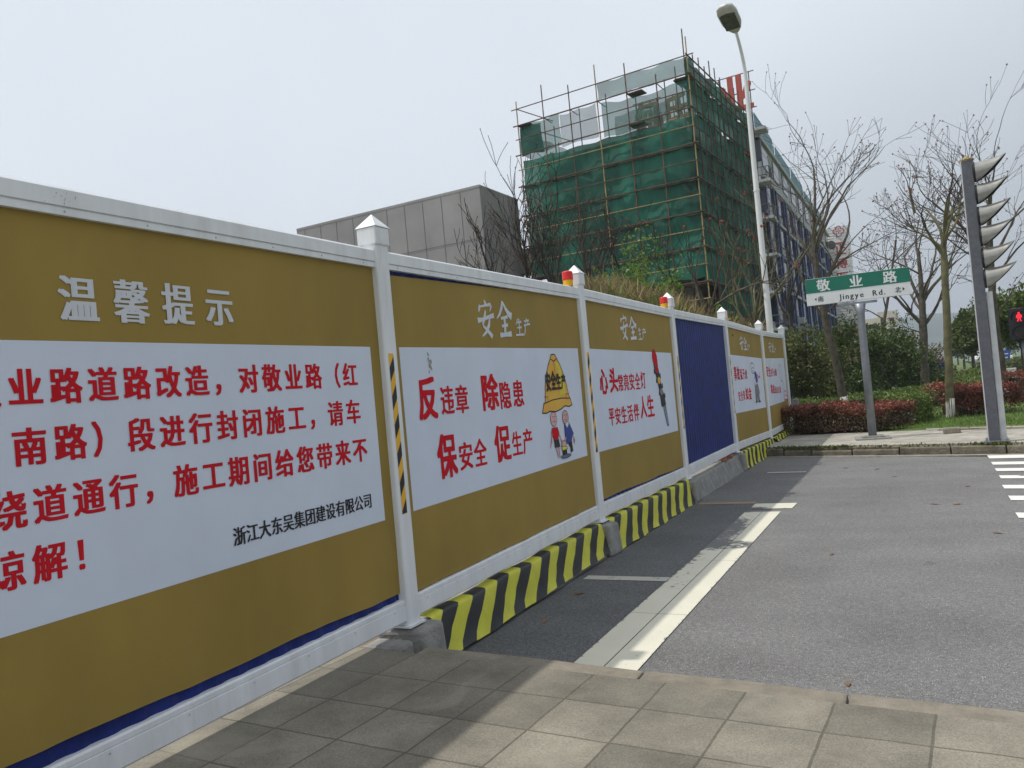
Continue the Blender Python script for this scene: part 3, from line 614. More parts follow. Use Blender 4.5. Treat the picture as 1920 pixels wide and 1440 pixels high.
# slogans
def c5(x, y): return 1080+x/4.174, 480+y/4.174
def c5b(a, b, c, d): return (*c5(a, b), *c5(c, d))
heads = {1: [('安', 894.5, 563, 926, 631), ('全', 931, 565.5, 959.5, 630), ('生', 966, 597.5, 980.5, 629), ('产', 981, 597, 994, 630)],
         2: [('安', *c5b(345, 460, 405, 652)), ('全', *c5b(412, 475, 472, 650)), ('生', *c5b(485, 562, 512, 655)), ('产', *c5b(515, 565, 548, 658))],
         4: [('安', *c5b(1280, 628, 1307, 735)), ('全', *c5b(1309, 636, 1335, 735)), ('生', *c5b(1338, 690, 1347, 735)), ('产', *c5b(1348, 690, 1360, 735))],
         5: [('安', *c5b(1506, 672, 1526, 752)), ('全', *c5b(1528, 680, 1546, 752)), ('生', *c5b(1548, 718, 1554, 754)), ('产', *c5b(1555, 718, 1563, 756))]}
for i, L in heads.items():
    mb = MB()
    for q in L: cellchar(mb, *q, brush=True)
    printed('heading', mb, grey_print, i)
mb = MB()
for q in (('反', 783.7, 708, 819.5, 786), ('违', 826.5, 724, 851, 776), ('章', 854, 722, 878, 774), ('除', 903.5, 702, 934.5, 768), ('隐', 937.5, 716, 958, 766), ('患', 961.5, 713, 981.5, 762),
          ('保', 820, 814, 857, 895), ('安', 861, 829, 886.5, 880), ('全', 888.5, 822.5, 913, 873), ('促', 927, 798, 957.5, 864.5), ('生', 960, 809, 979, 853), ('产', 980, 804, 998.5, 850)):
    big = q[0] in '反除保促'; cellchar(mb, *q, heavy=0.022 if big else 0.012, thick=0.075 if big else 0.055)
printed('slogan', mb, red_print, 1)
mb = MB()
def rowchars(s, xa, xb, ta, tb, ba, bb, gap=0.12, **k):
    n = len(s); w = (xb-xa)/n
    for j, ch in enumerate(s):
        t = (j+.5)/n; x0 = xa+w*(j+gap/2); x1 = xa+w*(j+1-gap/2); cellchar(mb, ch, *c5b(x0, ta+(tb-ta)*t, x1, ba+(bb-ba)*t), **k)
cellchar(mb, '心', *c5b(185, 887, 248, 1078), heavy=.022, thick=.07); cellchar(mb, '头', *c5b(262, 880, 326, 1065), heavy=.022, thick=.07)
rowchars('常亮安全灯', 328, 547, 932, 903, 1060, 1035)
rowchars('平安生活伴', 256, 497, 1198, 1152, 1330, 1284)
cellchar(mb, '人', *c5b(502, 1100, 553, 1268), heavy=.022, thick=.07); cellchar(mb, '生', *c5b(557, 1090, 610, 1256), heavy=.018, thick=.07)
printed('slogan', mb, red_print, 2)
mb = MB()
rowchars('事故', 1235, 1282, 862, 868, 975, 970, heavy=.018); rowchars('猛于虎', 1284, 1340, 884, 888, 968, 962)
rowchars('安全贵', 1270, 1325, 1060, 1050, 1138, 1126); rowchars('如金', 1326, 1375, 1032, 1024, 1128, 1118, heavy=.018)
printed('slogan', mb, red_print, 4)
mb = MB()
rowchars('安全', 1488, 1522, 860, 862, 945, 942, heavy=.018); rowchars('在于心细', 1523, 1570, 882, 882, 942, 938)
rowchars('事故', 1524, 1556, 1005, 1004, 1082, 1078, heavy=.018); rowchars('出在大意', 1557, 1604, 1022, 1018, 1076, 1070)
printed('slogan', mb, red_print, 5)
# ---- pictures on the banners: flat printed shapes, outlined, in panel coordinates (u along, v up, metres)
class Pic:
    def __init__(s, box): 
        x0, y0, x1, y1 = box; xm, ym = (x0+x1)/2, (y0+y1)/2
        a, b = fence_pt(x0, ym, LO), fence_pt(x1, ym, LO); c, d = fence_pt(xm, y0, LO), fence_pt(xm, y1, LO)
        s.y0, s.w, s.z0, s.h = a[0], b[0]-a[0], d[1], c[1]-d[1]; s.mb = MB(); s.k = 0
    def P(s, u, v): return Vector((FX+LO+0.0004+0.00015*s.k, s.y0+u*s.w, s.z0+v*s.h))
    def poly(s, pts, mi, line=None, lw=0.012):
        s.k += 1; n = len(pts); cx = sum(p[0] for p in pts)/n; cy = sum(p[1] for p in pts)/n
        bmv = [s.P(*p) for p in pts]; s.mb.add(bmv, [tuple(range(n))], mi)
        if line is not None: s.line(list(pts)+[pts[0]], line, lw)
    def line(s, pts, mi, lw=0.012):
        s.k += 1
        for a, b in zip(pts, pts[1:]):
            A, B = s.P(*a), s.P(*b); d = (B-A)
            if d.length < 1e-6: continue
            n = Vector((0, -d.z, d.y)).normalized()*lw/2; e = d.normalized()*lw*0.3
            s.mb.add([A-n-e, B-n+e, B+n+e, A+n-e], [(0, 1, 2, 3)], mi)
    def oval(s, cx, cy, rx, ry, mi, line=None, lw=0.010, n=14): s.poly([(cx+rx*math.cos(2*math.pi*k/n), cy+ry*math.sin(2*math.pi*k/n)) for k in range(n)], mi, line, lw)
PM = [p_orange, black_print, skin, red_print, p_blue, p_yellow, p_grey, p_steel, banner_white]
pc = Pic((1016, 664, 1073, 863))
pc.poly([(.10, .505), (.13, .59), (.16, .70), (.22, .80), (.32, .90), (.42, .965), (.60, .965), (.70, .90), (.80, .80), (.87, .70), (.91, .60), (.97, .545), (.88, .50), (.5, .53)], 0, 1)
pc.poly([(.40, .955), (.43, .99), (.50, 1.0), (.57, .99), (.60, .955), (.5, .93)], 0, 1)
pc.poly([(.0, .455), (.07, .54), (.35, .565), (.65, .575), (.95, .565), (1.0, .50), (.90, .485), (.75, .497), (.60, .47), (.42, .452), (.25, .463), (.12, .45)], 0, 1)
pc.line([(.50, .93), (.51, .80), (.50, .72)], 1, .007); pc.line([(.10, .60), (.20, .60), (.21, .565)], 1, .007); pc.line([(.92, .61), (.82, .61), (.81, .57)], 1, .007)
pc.poly([(.55, .93), (.66, .90), (.76, .80), (.80, .62), (.62, .60), (.60, .78)], 5)
for (x, hx) in ((.33, 0), (.72, 1)):                       # two grown-ups holding the helmet up
    pc.oval(x, .385, .105, .068, 2, 1, .006)
    pc.line([(x-.05, .405), (x-.01, .41)], 1, .006); pc.line([(x+.02, .41), (x+.06, .405)], 1, .006); pc.line([(x-.04, .365), (x, .358), (x+.05, .366)], 1, .006); pc.line([(x, .395), (x+.015, .378)], 1, .005)
pc.poly([(.25, .305), (.42, .305), (.47, .24), (.42, .215), (.42, .19), (.28, .19), (.26, .225), (.21, .25)], 3, 1, .005)
pc.poly([(.28, .19), (.43, .19), (.46, .115), (.29, .115)], 1)
pc.line([(.22, .25), (.20, .18), (.15, .13)], 2, .02); pc.line([(.46, .24), (.52, .17), (.56, .13)], 2, .02); pc.line([(.34, .115), (.38, .02)], 2, .022); pc.line([(.42, .115), (.43, .03)], 2, .022)
pc.poly([(.66, .32), (.82, .33), (.95, .215), (.88, .19), (.85, .14), (.70, .13), (.66, .19)], 4, 1, .005)
pc.poly([(.68, .32), (.74, .28), (.82, .32), (.76, .345)], 8, 1, .005)
pc.poly([(.73, .135), (.86, .145), (.88, .05), (.80, .035), (.80, .09)], 1)
pc.line([(.92, .20), (.96, .15), (.95, .125)], 2, .022); pc.line([(.67, .19), (.62, .155)], 2, .02)
pc.oval(.585, .135, .075, .032, 2, 1, .006); pc.poly([(.50, .115), (.66, .11), (.70, .085), (.52, .075)], 5, 1, .005); pc.poly([(.52, .078), (.66, .078), (.66, .03), (.53, .035)], 1)
pc.oval(.62, .018, .17, .018, 7, 1, .006)
pr = printed('helmet_picture', pc.mb, PM, 1); pr['label'] = 'yellow safety helmet held over a cartoon family'
mb = MB(); LO2 = LO; LO = LO+0.0062
for q in (('安', 1023.5, 699, 1032.5, 733), ('全', 1033, 696.5, 1042.5, 730), ('生', 1043, 701, 1052, 729), ('产', 1052.5, 702, 1060.5, 728)): cellchar(mb, *q, heavy=.035, thick=.06)
LO = LO2
printed('helmet_lettering', mb, black_print, 1)
# traffic light drawing
pc = Pic(c5b(618, 733, 705, 1342))
pc.poly([(.0, .90), (.04, .96), (.14, 1.0), (.30, .98), (.40, .93), (.42, .90), (.44, .78), (.08, .80)], 3, 1, .01)
pc.poly([(.06, .80), (.46, .76), (.56, .62), (.62, .50), (.78, .40), (.86, .27), (.44, .255), (.38, .42), (.28, .58), (.14, .70)], 1)
for cx, cy, m_ in ((.33, .74, 3), (.43, .60, 0), (.55, .45, 6)): pc.oval(cx, cy, .13, .045, m_)
for cx, cy in ((.08, .72), (.20, .60), (.35, .44), (.54, .66), (.66, .53), (.80, .40)): pc.poly([(cx-.05, cy-.03), (cx+.06, cy-.035), (cx+.05, cy+.035), (cx-.03, cy+.02)], 1)
pc.poly([(.58, .26), (.82, .26), (.95, .0), (.80, .0)], 7, 1, .006); pc.line([(.68, .25), (.86, .02)], 8, .012)
printed('traffic_light_picture', pc.mb, PM, 2)
# man with an umbrella hat and blue vest
pc = Pic(c5b(1372, 830, 1458, 1162))
pc.oval(.22, .90, .17, .075, 8, 1, .012); pc.line([(.06, .93), (.22, 1.0), (.38, .93)], 1, .012); pc.oval(.24, .80, .14, .07, 8, 1, .012)
pc.line([(.16, .81), (.22, .81)], 1, .012); pc.line([(.18, .77), (.28, .77)], 1, .012)
pc.poly([(.34, .74), (.46, .78), (.56, .70), (.60, .56), (.52, .50), (.40, .52), (.36, .62)], 4, 1, .010)
pc.poly([(.24, .60), (.36, .64), (.42, .52), (.36, .40), (.26, .46)], 8, 1, .010)
pc.line([(.58, .70), (.72, .62), (.82, .66)], 3, .03); pc.line([(.80, .74), (.82, .60)], 3, .02); pc.line([(.34, .48), (.44, .38)], 3, .035)
pc.poly([(.28, .42), (.56, .48), (.66, .26), (.60, .22), (.62, .06), (.48, .06), (.44, .24), (.40, .06), (.26, .06), (.26, .26)], 6, 1, .010)
pc.poly([(.22, .03), (.42, .05), (.40, .08), (.26, .08)], 1); pc.poly([(.48, .03), (.70, .03), (.64, .08), (.50, .08)], 1)
printed('workman_picture', pc.mb, PM, 4)
pc = Pic(c5b(1584, 845, 1652, 1142))
pc.line([(.25, .80), (.15, .90), (.25, .98), (.42, .97), (.48, .85), (.46, .70), (.40, .58), (.55, .50), (.62, .42), (.60, .30)], 3, .014)
pc.line([(.25, .80), (.22, .66), (.32, .55), (.44, .56)], 3, .014); pc.line([(.40, .55), (.42, .40), (.50, .28), (.46, .20), (.46, .06)], 3, .014)
pc.poly([(.50, .02), (.58, .28), (.80, .26), (.90, .02)], 8, 3, .02); pc.line([(.46, .06), (.95, .03)], 3, .02); pc.line([(.55, .16), (.85, .14)], 3, .014); pc.line([(.68, .28), (.70, .02)], 3, .014)
printed('line_picture', pc.mb, PM, 5)

# ---- warning beacons on the top rail
def make_beacon(y, label):
    t = thing('warning_beacon', label, 'warning light', (FX+0.005, y, RT1+dz(y)), group='red and yellow beacons on the hoarding')
    pts = [(0, 0, 0), (0, 0, .006), (0, 0, .07)]; MB().tube(pts, [.046, .054, .056], 20).build('base', beacon_yellow, t, smooth=False)
    mb = MB(); mb.tube([(0, 0, .0702), (0, 0, .078), (0, 0, .155), (0, 0, .166), (0, 0, .171)], [.0575, .060, .060, .054, .040], 20); mb.build('lens', beacon_red, t)
    return t
make_beacon(PY[2]-0.235, 'red over yellow beacon on the rail above the helmet banner')
make_beacon(PY[3]-0.24, 'red over yellow beacon on the rail above the traffic light banner')
make_beacon(PY[4]+0.23, 'red over yellow beacon half hidden behind the post after the plain blue panel')

# ---- footings under the hoarding and their striped cloths
def make_footing(i, label, cloth, y0, y1, zb, bricks=0):
    t = thing('concrete_footing', label, 'footing', (FX, (y0+y1)/2, zb), group='footings under the hoarding'); base = Vector(t.location)
    mb = MB(); n = 16; vs = []; rr = random.Random(i*7); ztop = -0.012 if cloth else -0.03
    for k in range(n+1):
        y = y0+(y1-y0)*k/n; d = dz(y); w = rr.uniform(-.012, .012)-(.035 if cloth else 0); zt = ztop+d+rr.uniform(-.008, .004)-(.008 if cloth else 0)
        vs += [Vector((FX-.16, y, zb)), Vector((FX+.165+w, y, zb)), Vector((FX+.085+w, y, zt-.03)), Vector((FX+.065+w, y, zt)), Vector((FX-.16, y, zt))]
    vs = [v-base for v in vs]
    mb.add(vs, [(k*5+j, k*5+(j+1) % 5, k*5+5+(j+1) % 5, k*5+5+j) for k in range(n) for j in range(5)]+[(4, 3, 2, 1, 0), tuple(n*5+j for j in range(5))])
    mb.build('concrete', cement, t)
    if not cloth: return t
    # the cloth: columns run along the slanted stripes, rows down the section
    prof = [(-0.03, 0.002), (0.02, 0.004), (0.06, 0.003), (0.082, -0.001), (0.092, -0.008), (0.099, -0.022), (0.110, -0.07), (0.122, -0.13), (0.138, -0.19), (0.155, -0.25), (0.185, -0.297)]
    hgt = (ztop+PZ[i]-zb); sc = hgt/0.30
    per = 0.212; mb = MB(); sub = 10; ns = int((y1-y0+0.6)/per)+2; cols = []; idx = []
    for k in range(ns*sub+1):
        s = y0-0.02+per*k/sub; col = []
        L = 0; prev = prof[0]
        for (o, z) in prof:
            L += math.hypot(o-prev[0], z-prev[1]); prev = (o, z)
            y = s-0.12*min(L, 0.11)-1.15*max(0, L-0.11)
            yy = min(y1-0.01, max(y0+0.01, y)); fr = max(0, min(1, -z*7))
            wv = 0.007*math.sin(yy*7+1.3*i+z*6)*fr+0.003*math.sin(yy*23+z*15)*fr + 0.005*math.sin(yy*5.1)
            hem = 0.008*math.sin(yy*7.7+i) if (o, z) == prof[-1] else 0
            sag = 0.006*math.sin(yy*6.3+2)*(1-fr)
            col.append(Vector((FX+o+wv, yy, ztop+dz(yy)+0.016+(z*sc)+hem*sc+sag))-base)
        cols.append(col)
    m = len(prof); vs = [v for c in cols for v in c]
    for k in range(ns*sub):
        mi = (k//sub) % 2
        fs = [(k*m+j, (k+1)*m+j, (k+1)*m+j+1, k*m+j+1) for j in range(m-1)]
        idx += [(f, mi) for f in fs if len({tuple(round(c, 4) for c in vs[q]) for q in f}) > 2]
    mb.v = [tuple(v) for v in vs]; mb.f = [f for f, _ in idx]; mb.m = [q for _, q in idx]
    mb.build('striped_cloth', [cloth_yellow, cloth_black], t, smooth=True)
    return t
make_footing(1, 'footing in yellow and black striped cloth under the helmet banner, nearest the camera', True, PY[1]+.16, PY[2]-.13, ZR)
make_footing(2, 'footing in yellow and black striped cloth under the traffic light banner', True, PY[2]+.13, PY[3]-.10, ZR)
make_footing(3, 'bare grey concrete footing under the plain blue panel', False, PY[3]+.10, PY[4]-.10, ZR)
make_footing(4, 'footing in striped cloth beyond the bare one, reaching to the far kerb', True, PY[4]+.10, PY[5]-.08, ZR)
make_footing(5, 'shortest striped footing, standing on the far pavement at the end of the hoarding', True, PY[5]+.10, PY[6]+.05, ZF)
def make_pier(i, label, sx, zb, y=None, z=None):
    sx = .36
    y = PY[i] if y is None else y; z = PZ[i] if z is None else z
    h = z-zb-0.003; mb = MB(); rr = random.Random(i)
    mb.box((0.0, 0, h/2), (sx, 0.27, h))
    for k, v in enumerate(mb.v): mb.v[k] = (v[0]+rr.uniform(-.02, .02)+(0.03 if v[2] < 0.1 and v[0] > 0 else 0), v[1]+rr.uniform(-.02, .02), v[2]-(0.02*rr.random() if v[2] > 0.1 else 0))
    o = mb.build('cement_pier', cement, bevel=0.03, seg=3); o.location = (FX, y, zb); return tag(o, label, 'pier', 'cement piers under the posts')
make_pier(1, 'rough cement pier under the nearest white post beside the pavement', 0.44, ZR, PY[1]+0.05, PZ[1])
make_pier(2, 'rough cement pier between the two nearest striped footings', 0.50, ZR)
make_pier(3, 'cement pier under the post left of the plain blue panel', 0.44, ZR)
make_pier(4, 'cement pier under the post right of the plain blue panel', 0.44, ZR)
mb = MB(); mb.box((0, 0, .130), (0.30, 0.20, .26)); o = mb.build('concrete_block', cement, bevel=0.03); o.location = (FX+0.02, PY[1]-0.27, -0.31); tag(o, 'low concrete block at the pavement end beside the nearest post', 'block')
for k, (y, r_) in enumerate(((PY[4]-1.15, .3), (PY[4]-0.62, .1))):
    o = MB().box((0, 0, .03), (.11, .23, .06)).build('brick', brick_red, bevel=.004); o.location = (FX+0.02, y, -0.012); o.rotation_euler = (0, 0, r_)
    tag(o, 'red brick lying under the plain blue panel, ' + ('nearer the camera' if k == 0 else 'nearer the far post'), 'brick', 'bricks under the blue panel')
mb = MB(); mb.box((0, 0, .47), (0.16, 0.18, 0.94)); o = mb.build('concrete_post', cement, bevel=.015); o.location = (on_ground(1492, 812, ZF).x, on_ground(1492, 812, ZF).y+.2, ZF-.02); o.rotation_euler = (0, R(3), 0)
tag(o, 'short grey concrete post leaning behind the end of the hoarding', 'post')

# ------------------------------------------------------------------ buildings behind the hoarding
def zat(px, py, P):                       # height at which the sight line passes over the ground point P
    d = ray(px, py); t = math.hypot(P.x, P.y)/math.hypot(d.x, d.y); return EYE.z+d.z*t
def hit(px, O, dr):                       # where the sight plane of a pixel column (at the horizon) meets the ground line O + t*dr
    d = ray(px, hor(px)); den = d.x*dr.y-d.y*dr.x; s = (O.y*d.x-O.x*d.y)/(d.x*dr.y-d.y*dr.x)*-1
    return s
def line_t(px, py, O, dr):                # parameter along the vertical wall O + t*dr seen at a pixel, and the height there
    d = ray(px, py); det = d.x*(-dr.y)-d.y*(-dr.x); s = (O.x*(-dr.y)-O.y*(-dr.x))/det; t = (d.x*O.y-d.y*O.x)/det
    return t, EYE.z+d.z*s
# --- grey rendered block
G0 = gpos(935, 45.0, 0); ga = Vector((-1, 0.02, 0)).normalized(); gb = Vector((0.02, 1, 0)).normalized()
gt = zat(905, 347, G0)
gl, _ = line_t(556, 428, G0, ga); gl = max(10, gl); gr, _ = line_t(970, 372, G0, gb); gr = max(4, gr)
t = thing('grey_building', 'bare grey rendered block with panel joints, left of the green netted building', 'building', G0)
def face_pt(O, dr, u, z, off, nrm): return dr*u+Vector((0, 0, z))+nrm*off
mb = MB()
mb.prism([(0, 0), (gl*ga.x, gl*ga.y), (gl*ga.x+gr*gb.x, gl*ga.y+gr*gb.y), (gr*gb.x, gr*gb.y)], (0, 0, -1), (1, 0, 0), (0, 1, 0), (0, 0, 1), gt+1); mb.build('wall', concrete_w, t)
mb = MB(); pw = gl/10.2; k = 1; n = -gb
def strip(mb, O, ax, u0, u1, z0, z1, nrm, off, th=0.01, mi=0): mb.prism([(u0, z0), (u1, z0), (u1, z1), (u0, z1)], Vector(O)+Vector(nrm)*off, ax, (0, 0, 1), nrm, th, mi)
while k*pw*0.97 < gl: strip(mb, (0, 0, 0), ga, k*pw*0.97-.014, k*pw*0.97+.014, 0, gt-.12, n, .004); k += 1
for zz in (gt-3.0, gt-6.0, gt-9.0): strip(mb, (0, 0, 0), ga, 0.05, gl-.05, zz-.014, zz+.014, n, .016)
k = 1
while k*2.2 < gr: strip(mb, (0, 0, 0), gb, k*2.2-.02, k*2.2+.02, 0, gt-.12, -ga, .004); k += 1
mb.build('panel_joints', joint_m, t)
mb = MB(); strip(mb, (0, 0, 0), ga, -0.012, gl, gt-.10, gt+.05, n, .004, .012); strip(mb, (0, 0, 0), gb, 0.012, gr, gt-.10, gt+.05, -ga, .004, .012); mb.build('parapet_edge', concrete_w, t)
mb = MB(); q = gb*(gr+0.1); mb.box((q.x+0.7, q.y, zat(985, 470, G0)), (1.6, 1.2, 1.5)); mb.build('box_extension', raw_conc, t)

# --- building wrapped in scaffolding and green nets
C0 = gpos(1345, 41.5, 0); aa = Vector((-0.997, 0.08, 0)).normalized(); bb = Vector((0.08, 0.997, 0)).normalized()
WA, _ = line_t(968, 200, C0, aa); WB, _ = line_t(1411, 245, C0, bb)
LV = [zat(920+x/3.692, 60+y/3.692, C0) for x, y in ((1340, 165), (1360, 290), (1390, 520), (1412, 768), (1440, 1005), (1465, 1240))]
LV += [LV[5]-1.85, LV[5]-3.7, LV[5]-5.5]
print('green', C0, WA, WB, LV, 'grey', gl, gr, gt)
t = thing('concrete_building', 'unfinished concrete building standing inside the green netted scaffolding', 'building', C0)
roof = LV[2]-0.55; ins = 1.25
def inner(u, v): p = aa*u+bb*v; return (p.x, p.y)
mb = MB(); mb.prism([inner(ins, ins), inner(WA-.5, ins), inner(WA-.5, WB), inner(ins, WB)], (0, 0, 3.4), (1, 0, 0), (0, 1, 0), (0, 0, 1), roof-3.4); mb.build('upper_storeys', raw_conc, t)
mb = MB()
for u in (ins+.3, WA*.35, WA*.68, WA-ins-.3):
    for v in (ins+.3, WB*.3, WB*.6):
        p = aa*u+bb*v; mb.box((p.x, p.y, 1.45), (.6, .6, 3.9))
mb.build('columns', raw_conc, t); 
mb = MB(); mb.prism([inner(ins+4, ins+4), inner(WA-ins, ins+4), inner(WA-ins, WB), inner(ins+4, WB)], (0, 0, -.5), (1, 0, 0), (0, 1, 0), (0, 0, 1), 3.9); mb.build('ground_storey', steel_dark, t)
mb = MB(); mb.prism([inner(ins-.15, ins-.15), inner(WA-.35, ins-.15), inner(WA-.35, WB+.1), inner(ins-.15, WB+.1)], (0, 0, roof), (1, 0, 0), (0, 1, 0), (0, 0, 1), .22); mb.build('roof', raw_conc, t)
# scaffolding
sc = thing('scaffolding', 'pole scaffolding round the unfinished building, hung with dark green nets', 'scaffolding', C0)
NB = 6; rr = random.Random(21)
def SP(u, v, z): p = aa*u+bb*v; return Vector((p.x, p.y, z))
tops = [LV[0]+1.35, LV[0]+0.5, LV[0]+1.0, LV[0]+1.0, LV[0]+0.55, LV[0]+0.75, LV[0]+0.45]     # corner first
tops = [LV[0]+1.0, LV[1]-.1+.6, LV[0]+0.65, LV[0]+1.1, LV[0]+0.45, LV[0]+0.95, LV[0]+0.45]
for k in range(NB+1):
    u = WA*k/NB; j = rr.uniform(-.05, .05)
    MB().bar(SP(u, -0.02, -.3), SP(u+j, -0.02, tops[k]), .035).build('standard', pole_rust if k % 3 else bamboo, sc)
    if 0 < k < NB+1: MB().bar(SP(u-.12, 0.95, -.3), SP(u-.12+j, .95, LV[1]+rr.uniform(-.3, .9)), .032).build('standard', pole_rust, sc)
    MB().bar(SP(u, -.02, LV[1]), SP(u, 1.0, LV[1]-.05), .028).build('transom', pole_rust, sc)
NV = 13
for k in range(1, NV+1):
    v = WB*k/NV; top = LV[0]+0.3+rr.uniform(0, 0.9)-(0.2 if k > 6 else 0)
    MB().bar(SP(-0.02, v, -.3), SP(-0.02, v, top), .034).build('standard', pole_rust, sc)
    MB().bar(SP(0.95, v-.2, -.3), SP(.95, v-.2, LV[1]+rr.uniform(-.2, 1.2)), .032).build('standard', pole_rust, sc)
MB().bar(SP(0.3, 0.5, LV[2]), SP(0.28, .5, LV[0]+1.7), .034).build('standard', pole_rust, sc)
for i, z in enumerate(LV):
    if i == 0: MB().bar(SP(-.4, -.05, z), SP(WA+.35, -.05, z-.02), .032).build('ledger', pole_rust, sc)
    else: MB().bar(SP(-.25, -.07, z), SP(WA+.3, -.07, z+rr.uniform(-.08, .08)), .042).build('ledger', pole_rust, sc)
    if 0 < i < len(LV)-1:
        zm = (z+LV[i+1])/2; MB().bar(SP(-.1, -.06, zm), SP(WA+.2, -.06, zm+rr.uniform(-.05, .05)), .03).build('guard_rail', bamboo if i >= 4 or i == 2 else pole_rust, sc)
    MB().bar(SP(-.06, -.3, z), SP(-.06, WB, z), .04).build('ledger', pole_rust, sc)
    if i < len(LV)-1: MB().bar(SP(-.05, 0, (z+LV[i+1])/2), SP(-.05, WB, (z+LV[i+1])/2), .028).build('guard_rail', pole_rust, sc)
    if i >= 1:                                        # decks of loose planks and offcuts
        mb = MB()
        for k in range(NB*2):
            u0 = WA*k/(NB*2)
            if rr.random() < (0.8 if i > 2 else .30): mb.box(SP(u0+WA/(NB*4), rr.uniform(.3, .5), z-.08), (WA/(NB*2)*rr.uniform(.7, 1.05), .75, .05), Matrix.Rotation(math.atan2(aa.y, aa.x)+rr.uniform(-.03, .03), 3, 'Z') @ Matrix.Rotation(rr.uniform(-.02, .02), 3, 'Y'))
        mb.build('deck', plank_m, sc)
        mb = MB()
        for k in range(9):
            if rr.random() < 0.85: mb.box(SP(.45, WB*(k+.5)/9, z-.08), (.75, WB/9*.95, .05))
        mb.build('deck', plank_m, sc)
mb = MB(); mb.bar(SP(WA, -.02, LV[0]), SP(WA-1.9, .9, LV[1]), .03); mb.build('brace', pole_rust, sc)
mb = MB(); mb.bar(SP(WA-0.2, .9, LV[1]), SP(WA*.70, .9, LV[2]+.2), .028); mb.build('brace', pole_rust, sc)
# nets: one hanging sheet per lift, with folds
def net(name, O_, dr, u0, u1, z0, z1, off, m, seed, gather=0.0, n=(26, 8)):
    r_ = random.Random(seed); nrm = -bb if dr is aa else -aa; nx, nz = n; vs = []
    ph = [r_.uniform(0, 6) for _ in range(6)]; d1 = r_.uniform(.5, 1.2)
    for j in range(nz+1):
        w = j/nz
        for i in range(nx+1):
            s = i/nx; u = u0+(u1-u0)*s
            sag = 0.10*math.sin(s*math.pi*NB+ph[0])**2*w*(1-w)*2
            fold = 0.07*math.sin(u*2.3+ph[1]+w*d1*3)*math.sin(u*0.9+ph[2]) + 0.05*math.sin(u*5.1+ph[3]-w*4) + 0.06*math.sin(w*5+u*1.1+ph[4])
            z = z0+(z1-z0)*w+0.05*math.sin(u*3.3+ph[5])*(1 if j in (0, nz) else 0) - gather*math.sin(s*math.pi)*w
            vs.append(dr*u+nrm*(off+fold*0.75)+Vector((0, 0, z-sag)))
    mb = MB().add(vs, [(j*(nx+1)+i, j*(nx+1)+i+1, (j+1)*(nx+1)+i+1, (j+1)*(nx+1)+i) for j in range(nz) for i in range(nx)])
    return mb.build(name, m, sc, smooth=True)
for i in range(2, 6):
    net('safety_net', C0, aa, 0.0, WA-.05, LV[i+1]-.05, LV[i]+(.35 if i == 2 else 0)-(.75 if i == 2 else 0), 0.10-0.2, net_green, 30+i)
net('safety_net', C0, aa, 0.0, WA-1, LV[7]+.25, LV[6]-.02, -0.1, net_green, 38)
net('safety_net', C0, aa, 0.02, WA*.50, LV[1]+.05, LV[0], -0.08, net_thin, 41)
net('safety_net', C0, aa, 0.10, WA*.485, LV[2]-.35, LV[1]-.15, -0.08, net_thin, 42, .25)
net('safety_net', C0, aa, WA*.515, WA*.74, LV[2]-.15, LV[1]-.02, -0.08, net_grey, 43, .1)
net('safety_net', C0, aa, WA*.74, WA-.02, LV[2]-.10, LV[1]-.05, -0.08, net_thin, 44)
net('safety_net', C0, aa, WA*.86, WA-.02, LV[2]-.05, LV[1]-.15, -0.16, net_green, 45)
net('safety_net', C0, aa, WA*.16, WA*.45, LV[2]-.2, LV[1]-.75, .85-1.8, net_grey, 46)
for i in range(0, 7):
    net('safety_net', C0, bb, 0.0, WB, LV[i+1]-.03, LV[i], -0.10, net_green, 50+i, n=(60, 8))
net('safety_net', C0, bb, 2.5, WB, LV[8]+.2, LV[7], -0.12, net_green, 59, n=(50, 8))
# rear faces so that the nets close round the top
o = net('safety_net', C0, bb, 0.0, 7.5, LV[2], LV[1]-.2, -WA+.1, net_thin, 60)
# steel mesh crates / formwork on the ground in front of the opening
t = thing('steel_stack', 'stack of rusty reinforcing mesh on the ground under the netted building', 'steel stack', C0+aa*(-.5)-bb*1.5+Vector((0, 0, -.3)))
mb = MB(); rr = random.Random(2)
for k in range(9):
    for j in range(9):
        mb.bar((-2.2, k*.32-1.2, .1+j*.42), (2.2+rr.uniform(-.4, .4), k*.32-1.2+rr.uniform(-.1, .1), .1+j*.42+rr.uniform(-.15, .15)), .022, 4)
    mb.bar((-2+k*.5, -1.3, 0), (-2+k*.5, -1.3, 3.9), .025, 4)
mb.build('mesh_bundle', pole_rust, t)

